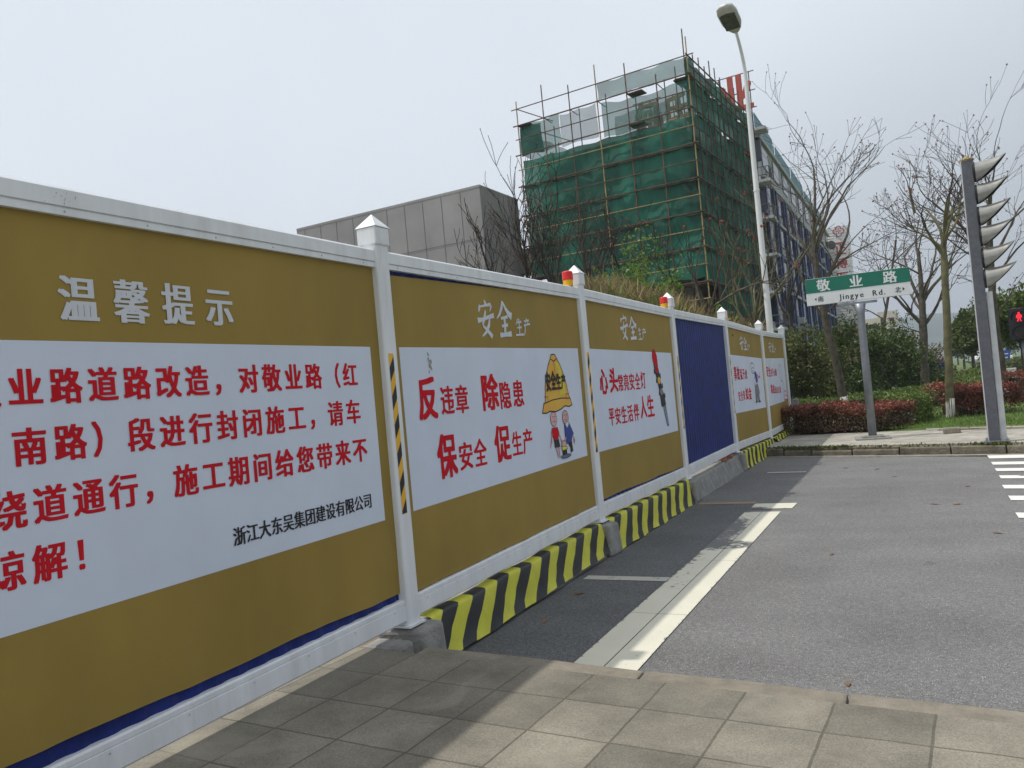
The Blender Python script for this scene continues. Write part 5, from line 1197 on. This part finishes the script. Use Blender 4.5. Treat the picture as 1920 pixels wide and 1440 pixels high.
bare_tree('bare_tree', 'slim pale bare trunk with a whitewashed foot, left of the traffic light', 'tree', P3, [.105, .098, .094, .09, .07], 13, (.93, 4, 1.3), GT,
          (bark_green, twig_m, flower_m), .72, 3, .50, .007, .55, (3, 5), .028, limbs=[limb(1771, 460, 1768, 340, .055, 21.2), limb(1770, 480, 1720, 400, .055, 21.2), limb(1715, 400, 1712, 330, .04, 21.2), limb(1769, 455, 1790, 350, .05, 21.2), limb(1769, 460, 1752, 350, .045, 21.2), limb(1772, 520, 1800, 450, .035, 21.2)])
P4 = path_px([(1888, 770), (1878, 690), (1864, 600), (1858, 500), (1856, 430)], 25.5)
bare_tree('bare_tree', 'tall bare tree with a whitewashed foot directly behind the traffic light', 'tree', P4, [.135, .125, .12, .10, .07], 17, (.6, 6, 2.3), GT,
          (bark, twig_m, bud_m), .8, 4, .26, .006, .75, (2, 4), .030, limbs=[limb(1858, 500, 1835, 300, .06, 25.5), limb(1857, 480, 1890, 300, .06, 25.5), limb(1858, 520, 1800, 420, .05, 25.5), limb(1860, 540, 1915, 420, .05, 25.5), limb(1860, 560, 1790, 520, .04, 25.5), limb(1857, 460, 1858, 300, .05, 25.5), limb(1864, 600, 1915, 520, .04, 25.5)])
P5 = path_px([(1652, 700), (1655, 620), (1668, 540), (1680, 450)], 44)
bare_tree('bare_tree', 'thin bare tree farther back between the street sign and the upright dark tree', 'tree', P5, [.10, .085, .07, .05], 23, (.35, 6, 2.4), GT,
          (bark, twig_m, bud_m), 0, 4, .22, .009, .85, (2, 4), .04)
# behind the hoarding
GS = 'bare shrubs behind the hoarding'
def shrub(px, py, depth, n, ln, seed, label, mats=(bark_dark, twig_m, bud_m), h=0.6, spr=.55, maxl=2, r0=.035, budname='buds', budsize=.022, fork=(3, 5), group=GS, name='bare_shrub', fan=1.0, up=.4, tips=None):
    b = gpos(px+0.092*(hor(px)-py), depth, -.3); top = at(px, py, depth)
    t = thing(name, label, 'shrub', b, group=group); T = TreeB(seed, .0075, up=up, bp=.75 if budsize < .04 else .16); r = T.r
    root = Vector((0, 0, 0)); crown = Vector((top.x-b.x, top.y-b.y, top.z-b.z))
    st = MB(); st.tube([root, crown*.5+Vector((.03, 0, 0)), crown], [r0*1.6, r0*1.35, r0*1.1], 7, False); st.build('trunk', mats[0], t)
    for k in range(n):
        az = k*2.4+r.uniform(-.4, .4); el = r.uniform(.65, 1.4); d = Vector((math.cos(az)*math.cos(el)*fan, math.sin(az)*math.cos(el)*fan, math.sin(el)))
        T.branch(crown*(1-.25*r.random()), d, ln*r.uniform(.75, 1.2), r0*r.uniform(.55, .9), 1, maxl+1, spr, fork, budsize)
    if T.limb.v: T.limb.build('limbs', mats[0], t)
    if T.twig.v: T.twig.build('twigs', mats[1], t)
    if T.bud.v: T.bud.build(budname, mats[2], t)
    return t
shrub(918, 505, 19, 8, 1.0, 31, 'bare shrub in front of the grey building, left of its dark side', spr=.5, fork=(3, 4), fan=1.15)
shrub(985, 485, 21, 12, 1.6, 32, 'bare shrub before the gap between the grey and the netted buildings', spr=.5, fork=(3, 5), fan=1.0)
shrub(1040, 520, 20, 13, 1.35, 33, 'dense dark bare shrub before the green nets, just left of the first beacon', spr=.5, fork=(3, 4))
shrub(1105, 500, 23, 13, 1.3, 34, 'bare shrub with dark stems before the green nets, above the second post', spr=.5, fork=(3, 4))
shrub(1180, 520, 24, 8, 1.5, 35, 'bare shrub among the fresh green saplings before the netted building', spr=.55, fork=(3, 4))
GR = 'bare trees with red flower clusters'
shrub(1412, 585, 22.5, 9, 1.9, 41, 'bare green-barked tree with red flower clusters beside the street lamp', (bark_green, bark_green, flower_m), spr=.55, r0=.055, budname='flower_clusters', budsize=.05, fork=(2, 4), group=GR, name='flowering_tree', up=.35, fan=1.15)
shrub(1330, 560, 20, 8, 1.7, 42, 'bare tree with red flower clusters above the plain blue panel', (bark, twig_m, flower_m), spr=.6, r0=.05, budname='flower_clusters', budsize=.05, fork=(2, 4), group=GR, name='flowering_tree', up=.25, fan=1.2)
shrub(1478, 560, 33, 7, 2.7, 43, 'bare tree with red flower clusters just right of the street lamp', (bark_dark, twig_m, flower_m), spr=.6, r0=.07, budname='flower_clusters', budsize=.055, fork=(2, 4), group=GR, name='flowering_tree', up=.35)

# ------------------------------------------------------------------ leafy plants
def crown_leaves(c, rad, nclump, per, size, seed, up=.2, flat=.9, shell=.55, cl=.30):
    g = np.random.default_rng(seed); c = np.array(c); rad = np.array(rad); D = g.normal(size=(nclump, 3)); D /= np.linalg.norm(D, axis=1)[:, None]
    rr = g.uniform(shell, 1.0, size=(nclump, 1)); ctr = D*rr*rad*(1+.12*np.sin(D[:, :1]*5+seed)+.10*g.normal(size=(nclump, 1)))
    cr = cl*rad.min()*g.uniform(.55, 1.25, size=(nclump, 1))
    E_ = g.normal(size=(nclump, per, 3)); E_ /= np.linalg.norm(E_, axis=2)[..., None]; q = g.uniform(.45, 1.0, size=(nclump, per, 1))
    P = c+ctr[:, None, :]+E_*q*cr[:, None, :]; return P.reshape(-1, 3), (E_+np.array([0, 0, up])).reshape(-1, 3), g
def bush(name, label, cat, base, h, w, seed, m, size=.10, nclump=90, per=70, group=None, trunk=True, lift=.0, cl=.30, partname='foliage', depth=None):
    t = thing(name, label, cat, base, group=group)
    hh = h-lift; P, D, g = crown_leaves((0, 0, lift+hh*.5), (w/2, (depth or w)/2, hh/2), nclump, per, size, seed, cl=cl)
    P[:, 2] = np.maximum(P[:, 2], .03)
    V, F = leaf_quads(P, size, g, aspect=.5, D=D+g.normal(size=D.shape)*.7); mesh_np(partname, V, F, m, t)
    mb = MB(); rr = random.Random(seed)
    mb.tube([(0, 0, 0), (.03, 0, h*.3), (0, .03, h*.7)], [.05+.02*h/3, .05, .02], 6)
    for k in range(9):
        an = k*2.4; mb.tube([(0, 0, h*.2+.05*k), (math.cos(an)*w*.22, math.sin(an)*w*.2, h*(.35+.04*k)), (math.cos(an)*w*.38, math.sin(an)*w*.35, h*(.5+.04*k))], [.03, .02, .008], 4)
    mb.build('stems', bark_dark, t); return t
def bush_px(name, label, cat, px, ytop, ybase, wpx, depth, seed, m, **k):
    b = at(px, ybase, depth); h = (ybase-ytop)*depth/FPX; return bush(name, label, cat, b, h, wpx*depth/FPX, seed, m, **k)
GB = 'evergreen bushes across the road'
bush_px('evergreen_bush', 'tall olive evergreen bush right at the end of the hoarding', 'bush', 1508, 612, 772, 100, 28.5, 61, leaf_olive, size=.11, nclump=110, per=90, group=GB)
bush_px('evergreen_bush', 'olive evergreen bush beside the leaning tree trunk, left of it', 'bush', 1556, 640, 772, 80, 30.5, 62, leaf_olive, size=.11, nclump=80, per=80, group=GB)
bush_px('evergreen_bush', 'largest dark evergreen bush, rising behind the street sign pole on its left', 'bush', 1606, 596, 768, 130, 34, 63, leaf_dark, size=.13, nclump=130, per=90, group=GB)
bush_px('evergreen_bush', 'dark evergreen bush just right of the street sign pole', 'bush', 1672, 608, 752, 120, 36, 64, leaf_dark, size=.13, nclump=120, per=90, group=GB)
bush_px('evergreen_bush', 'dark low evergreen bush behind the upright bare tree', 'bush', 1735, 655, 748, 90, 40, 65, leaf_dark, size=.13, nclump=80, per=80, group=GB)
bush_px('evergreen_bush', 'brownish green bush right of the upright bare tree', 'bush', 1765, 668, 745, 60, 42, 66, leaf_brown, size=.13, nclump=60, per=70, group=GB)
bush_px('rusty_tree', 'rusty brown round crown behind the dark bushes, before the hills', 'tree', 1722, 628, 740, 90, 62, 67, mat('rusty_leaf', (0.16, 0.12, 0.05), .6, var=.3, scale=.5, island=.3, transl=.25), size=.2, nclump=90, per=70)
GA = 'green street trees along the avenue'
def street_tree(px, ytop, depth, wpx, seed, label, trunk=2.0, m=leaf_street, n=130, per=80):
    b = gpos(px+.092*60, depth, 0); h = zat(px, ytop, b); w = wpx*depth/FPX; t = thing('street_tree', label, 'tree', b, group=GA)
    P, D, g = crown_leaves((0, 0, trunk*.85+(h-trunk*.85)/2), (w/2, w/2, (h-trunk*.85)/2), n, per, .2, seed, cl=.34, shell=.35)
    V, F = leaf_quads(P, .16+depth*.0016, g, aspect=.6, D=D+g.normal(size=D.shape)*.6); mesh_np('crown', V, F, m, t)
    mb = MB(); mb.tube([(0, 0, 0), (.03, 0, trunk), (0, .05, h*.75)], [.14, .11, .03], 8)
    for k in range(6): an = k*2.4; mb.tube([(0, 0, trunk*.9), (math.cos(an)*w*.2, math.sin(an)*w*.2, trunk+(h-trunk)*.35), (math.cos(an)*w*.33, math.sin(an)*w*.33, trunk+(h-trunk)*.6)], [.07, .045, .015], 5)
    mb.build('trunk', bark, t)
street_tree(1912, 546, 46, 90, 71, 'nearest green street tree, at the right edge above the pedestrian signal')
street_tree(1818, 588, 66, 66, 72, 'bright green street tree between the pale trunk and the traffic light', 2.2)
street_tree(1850, 566, 78, 70, 73, 'green street tree right behind the traffic light column', 2.2)
street_tree(1801, 606, 96, 40, 74, 'small looking green street tree farthest left of the avenue row', 2.4)
street_tree(1884, 580, 100, 70, 75, 'green street tree farther back between the traffic light and the pedestrian signal', 2.4)
street_tree(1830, 612, 135, 54, 76, 'distant green street tree above the white van', 2.6)
street_tree(1790, 625, 150, 40, 77, 'farthest green street tree before the hills, right of the rusty crown', 2.6)
# hedges
def hedge(name, label, path, wid, h, specs, seed, group=None, zb=-.1, cat='hedge'):
    base = Vector((path[0][0], path[0][1], zb)); t = thing(name, label, cat, base, group=group); g = np.random.default_rng(seed)
    pts = [Vector((x, y, 0)) for x, y in path]; seg = [(b-a).length for a, b in zip(pts, pts[1:])]; L = sum(seg); mb = MB()
    fr = []
    for i, p in enumerate(pts):
        d = (pts[min(i+1, len(pts)-1)]-pts[max(i-1, 0)]).normalized(); fr.append((p, Vector((-d.y, d.x, 0))))
    vs = []; m = len(fr); hw = wid/2*.82; hh = h*.86
    for i_, (p, nn) in enumerate(fr):
        if i_ == 0: p = p.lerp(fr[1][0], min(.45, .5/seg[0]))
        if i_ == m-1: p = p.lerp(fr[-2][0], min(.45, .5/seg[-1]))
        q = p-Vector((base.x, base.y, 0)); vs += [q-nn*hw, q+nn*hw, q+nn*hw+Vector((0, 0, hh)), q-nn*hw+Vector((0, 0, hh))]
    mb.add(vs, [(i*4+k, i*4+(k+1) % 4, i*4+4+(k+1) % 4, i*4+4+k) for i in range(m-1) for k in range(4)]+[(3, 2, 1, 0), tuple((m-1)*4+k for k in range(4))]); mb.build('twig_core', bark_dark, t)
    cum = np.concatenate([[0], np.cumsum(seg)])
    for (pn, mt, n, zlo, zhi, size) in specs:
        s = g.uniform(0, L, n); i = np.clip(np.searchsorted(cum, s)-1, 0, m-2); f = (s-cum[i])/np.array(seg)[i]
        A = np.array([tuple(p) for p, _ in fr]); NN = np.array([tuple(q) for _, q in fr]); p = A[i]*(1-f)[:, None]+A[i+1]*f[:, None]; nn = NN[i]*(1-f)[:, None]+NN[i+1]*f[:, None]
        face = g.random(n); u = np.where(face < .45, g.uniform(-1, 1, n), np.where(face < .85, -1, 1)*1.0); z = np.where(face < .45, 1.0, g.uniform(zlo, 1, n))
        z = np.clip(z, zlo, zhi) if zhi < 1 else z
        hump = 1+.07*np.sin(s*2.1+seed)+.05*np.sin(s*5.3)
        jit = g.normal(size=(n, 3))*.045
        P = p+nn*(u*wid/2*(1+.06*np.sin(s*3.7)))[:, None]+jit; P[:, 2] = z*h*hump+jit[:, 2]*.8-size*.3+np.where(g.random(n) < .06, g.uniform(0, .13, n), 0); P[:, :2] -= np.array([base.x, base.y]); P[:, 2] = np.maximum(P[:, 2], .01)
        D = g.normal(size=(n, 3))*.8; D[:, 2] += .5; V, F = leaf_quads(P, size, g, aspect=.5, D=D); mesh_np(pn, V, F, mt, t)
    return t
GH = 'clipped hedges across the road'
hedge('red_hedge', 'clipped red-topped hedge with brown sides, left and front, at the foot of the street sign', [(-3.3, 22.6), (-2.0, 22.2), (-1.0, 22.1), (-.55, 22.5)], 1.3, .62, [('brown_leaves', leaf_brown, 9000, .03, .85, .07), ('red_leaves', leaf_red, 5200, .72, 1, .07)], 81, GH)
hedge('green_hedge', 'short dark green hedge end rounding off the left red hedge', [(-.60, 22.7), (-.30, 23.3), (-.25, 25.0)], .85, .66, [('leaves', leaf_hedge, 5200, .03, 1, .07)], 82, GH)
hedge('red_hedge', 'red hedge with dark sides between the pale bare trunk and the traffic light', [(.35, 25.0), (1.2, 25.3), (2.2, 25.6)], 1.4, .78, [('brown_leaves', leaf_brown, 3200, .03, .6, .07), ('red_leaves', leaf_red, 6500, .35, 1, .07)], 83, GH)
hedge('red_hedge', 'red hedge at the right edge under the pedestrian signal', [(2.4, 29.5), (3.6, 30.2), (5.4, 31)], 1.5, .9, [('red_leaves', leaf_red, 6500, .05, 1, .075)], 84, GH)
hedge('green_hedge', 'long bright green hedge running behind the red ones', [(-6.0, 27.0), (-3.6, 27.4), (-1.8, 28.2), (.2, 31.5), (1.6, 36), (3.2, 42)], 1.5, .62, [('leaves', leaf_hedge, 17000, .03, 1, .085)], 85, GH)
hedge('green_hedge', 'far low green hedge along the garden path', [(1.0, 44), (2.2, 52), (4.6, 60)], 1.6, .7, [('leaves', leaf_hedge, 6000, .03, 1, .12)], 86, GH)
hedge('green_hedge', 'distant green hedge in the avenue median beyond the van', [(4.6, 66), (8, 74), (9, 95)], 2.4, 1.0, [('leaves', leaf_street, 6000, .03, 1, .16)], 87, GH)
# dry reeds and young green growth on the bank just behind the hoarding
def reeds(n, seed, x0, x1, d0, d1, hfun, m, name, label, size=.5):
    g = np.random.default_rng(seed); px = g.uniform(x0, x1, n); dp = g.uniform(d0, d1, n); P = np.zeros((n, 3))
    for i in range(n):
        dmin = max(0, 4.0/max(.05, -ray(px[i], hor(px[i])).x)-14.2); b = gpos(px[i], dp[i]+dmin, 0); yt = hfun(px[i])+g.uniform(-2, 60); P[i] = (b.x, b.y, zat(px[i]-.09*(hor(px[i])-yt), yt, b)-size*.5)
    D = g.normal(size=(n, 3))*.55; D[:, 2] = np.abs(D[:, 2])+.5; V, F = leaf_quads(P, size, g, aspect=.055, D=D); o = mesh_np(name, V, F, m); o['kind'] = 'stuff'; tag(o, label, 'reeds'); return o
hf = lambda x: np.interp(x, [1085, 1110, 1150, 1220, 1290, 1340, 1400], [562, 533, 527, 541, 564, 588, 608])
reeds(5000, 91, 1090, 1440, 15, 19, hf, reed_m, 'dry_reeds', 'dry straw coloured reeds on the bank behind the hoarding', .5)
reeds(3600, 92, 1120, 1460, 14.5, 18, lambda x: hf(x)+14, reed_green, 'green_reeds', 'fresh green blades among the dry reeds behind the hoarding', .42)
bank = MB(); vs = []
for i, px in enumerate(range(1060, 1460, 20)):
    for k, (dd, up_) in enumerate(((14.3, -.3), (15.2, 1.0), (17, 1.0), (20, -.3))):
        b = gpos(px, dd+max(0, 4.0/max(.05, -ray(px, hor(px)).x)-14.2), 0); z = -.3 if up_ < 0 else max(.4, zat(px, hf(px)+62, b)-.35); vs.append((b.x, b.y, z))
n = len(range(1060, 1460, 20)); o = bank.add(vs, [(i*4+k, i*4+k+1, i*4+5+k, i*4+4+k) for i in range(n-1) for k in range(3)]).build('bank', soil, smooth=True); structure(o)
def sapling(px, py0, py1, depth, seed, label, nleaf=620, spread=.55):
    b = gpos(px+.09*(hor(px)-py1), depth, -.3); t = thing('leafy_sapling', label, 'sapling', b, group='leafing saplings behind the hoarding'); r = random.Random(seed); g = np.random.default_rng(seed)
    top = at(px, py0, depth)-b; mb = MB(); P = []
    for k in range(5):
        an = k*1.3+r.random(); tip = top*r.uniform(.72, 1.0)+Vector((math.cos(an)*spread*r.uniform(.3, 1), math.sin(an)*spread*.6, 0)); pts = [Vector((0, 0, 0)), top*.4+Vector((math.cos(an)*.08, 0, 0)), tip*.8+Vector((0, 0, .1)), tip]
        mb.tube(pts, [.022, .016, .01, .005], 4)
        for j in range(nleaf//5): w = r.random()**.7; q = pts[1].lerp(pts[2], w) if r.random() < .5 else pts[2].lerp(pts[3], w); P.append(q+Vector((r.gauss(0, .13), r.gauss(0, .13), r.gauss(0, .12))))
    mb.build('stems', bark_green, t); V, F = leaf_quads(np.array([tuple(p) for p in P]), .10, g, aspect=.6); mesh_np('leaves', V, F, leaf_spring, t)
sapling(1148, 425, 540, 20, 1, 'fresh green sapling topmost before the green nets, above the second beacon')
sapling(1190, 440, 545, 19.5, 2, 'fresh green sapling in the middle of the group behind the traffic light banner', 800)
sapling(1240, 450, 560, 20, 3, 'fresh green sapling nearest the dark opening of the netted building', 800)
sapling(1215, 490, 565, 18.5, 4, 'low bushy fresh green sapling among the dry reeds', 800, .7)
sapling(1318, 560, 600, 16.5, 5, 'low green sapling behind the plain blue panel', 260, .5)
# fallen leaves on the road
rl = random.Random(77)
def fallen(x, y, z, s, label, group=None):
    mb = MB(); a = rl.uniform(0, 6); c, d = math.cos(a), math.sin(a)
    pr = [(-1, 0, .0), (-.4, .34, .10), (.3, .30, .16), (1, 0, .05), (.3, -.28, .14), (-.4, -.32, .08)]
    vs = [((u*c-v*d)*s, (u*d+v*c)*s, .004+w*s) for u, v, w in pr]+[(0, 0, .004+.05*s)]
    mb.add(vs, [(0, 1, 6), (1, 2, 6), (2, 3, 6), (3, 4, 6), (4, 5, 6), (5, 0, 6)]); o = mb.build('fallen_leaf', dead_leaf); o.location = (x, y, z); tag(o, label, 'leaf', group)
q = on_ground(1590, 1284, ZR); fallen(q.x, q.y, ZR, .045, 'orange brown leaf lying alone near the near kerb')
for px, py in ((1022, 1166), (1085, 1115), (1678, 894), (1815, 912), (1752, 946), (1796, 946), (1645, 880), (1618, 857), (1632, 857), (1648, 857), (1700, 853), (1500, 905), (1560, 1040), (1870, 1000), (1915, 893), (1585, 878)):
    q = on_ground(px, py, ZR); fallen(q.x, q.y, ZR, rl.uniform(.04, .075), 'small brown leaf fallen on the asphalt', 'brown leaves scattered on the road')

# edging along the lawn
mb = MB(); rr = random.Random(15); x = 0.05
while x < 4.2:
    w = rr.uniform(.5, .9); y = gy(x)-.12
    mb.prism([(x+.01, y), (x+w-.01, y-.37*w), (x+w-.01, y-.37*w+.22), (x+.01, y+.22)], (0, 0, ZF-.1), (1, 0, 0), (0, 1, 0), (0, 0, 1), .1+rr.uniform(.03, .06)); x += w
structure(mb.build('lawn_edging', pave_far, bevel=.01))
sheet('gutter_gap', [(.3, gy(.3)-.30), (4.2, gy(4.2)-.30), (4.2, gy(4.2)-.13), (.3, gy(.3)-.13)], ZF+.004, soil)
q = on_ground(1785, 812, ZF); o = MB().box((0, 0, .06), (.34, .22, .14)).build('stone_block', kerb_m, bevel=.03); o.location = (q.x, q.y-.05, ZF); tag(o, 'broken stone block at the pavement edge beside the pale bare trunk', 'stone')
# pale air that fades the far things
hz = MB().box((250, 1020, 75), (3500, 2300, 154)).build('haze', white_metal); hz['kind'] = 'stuff'; tag(hz, 'pale haze in the air fading the distant hills', 'haze')
m = bpy.data.materials.new('haze'); m.use_nodes = True; m.node_tree.nodes.clear(); v = m.node_tree.nodes.new('ShaderNodeVolumePrincipled'); oo = m.node_tree.nodes.new('ShaderNodeOutputMaterial')
v.inputs['Color'].default_value = (.80, .88, 1.0, 1); v.inputs['Density'].default_value = .00045; v.inputs['Anisotropy'].default_value = .2
m.node_tree.links.new(v.outputs[0], oo.inputs['Volume']); hz.data.materials.clear(); hz.data.materials.append(m)

scuff_m = mat('scuff', (0.30, 0.28, 0.24), .7, var=.3, scale=30, alpha=.35)
mb = MB(); rr = random.Random(44)
for k in range(16):
    y = rr.gauss(2.20, .04); z = RT0+.05+rr.uniform(-.005, .05); l = rr.uniform(.006, .022); sl = rr.uniform(-.4, .9)
    p0 = fxyz(y, z, .0526); mb.add([p0, p0+Vector((0, l*.3, l*sl)), p0+Vector((0, l*.3+.004, l*sl)), p0+Vector((0, .004, -.003))], [(0, 1, 2, 3)])
t0_, _, b0_ = panels[0]; mb.v = [tuple(Vector(v)-b0_) for v in mb.v]; mb.build('scuff_marks', scuff_m, t0_)
dirt_m = mat('canvas_smudge', (0.30, 0.27, 0.22), .8, var=.3, scale=40, alpha=.6)
mb = MB(); q = fence_pt(806, 681, LO)
for k in range(14):
    y = q[0]+rr.gauss(0, .018); z = q[1]+rr.gauss(0, .045); r_ = rr.uniform(.004, .012); mb.add([(FX+LO+.0006+.0002*k, y+r_*math.cos(a_), z+1.6*r_*math.sin(a_)) for a_ in np.linspace(0, 5.2, 6)], [tuple(range(6))])
printed('smudge', mb, dirt_m, 1)
rivet_m = mat('rivets', (0.5, 0.5, 0.5), .4, metal=.6)
for i in range(6):
    t_, _, b_ = panels[i]; mb = MB(); ya, yb = PY[i]+.2, PY[i+1]-.2; n = 9
    for k in range(n):
        y = ya+(yb-ya)*k/(n-1)
        for z, off in ((RT0+.018, .046), (RB1-.055, .052)):
            c = fxyz(y, z, off)-b_; mb.tube([c, c+Vector((.003, 0, 0))], [.006, .004], 6)
    mb.build('rivets', rivet_m, t_)
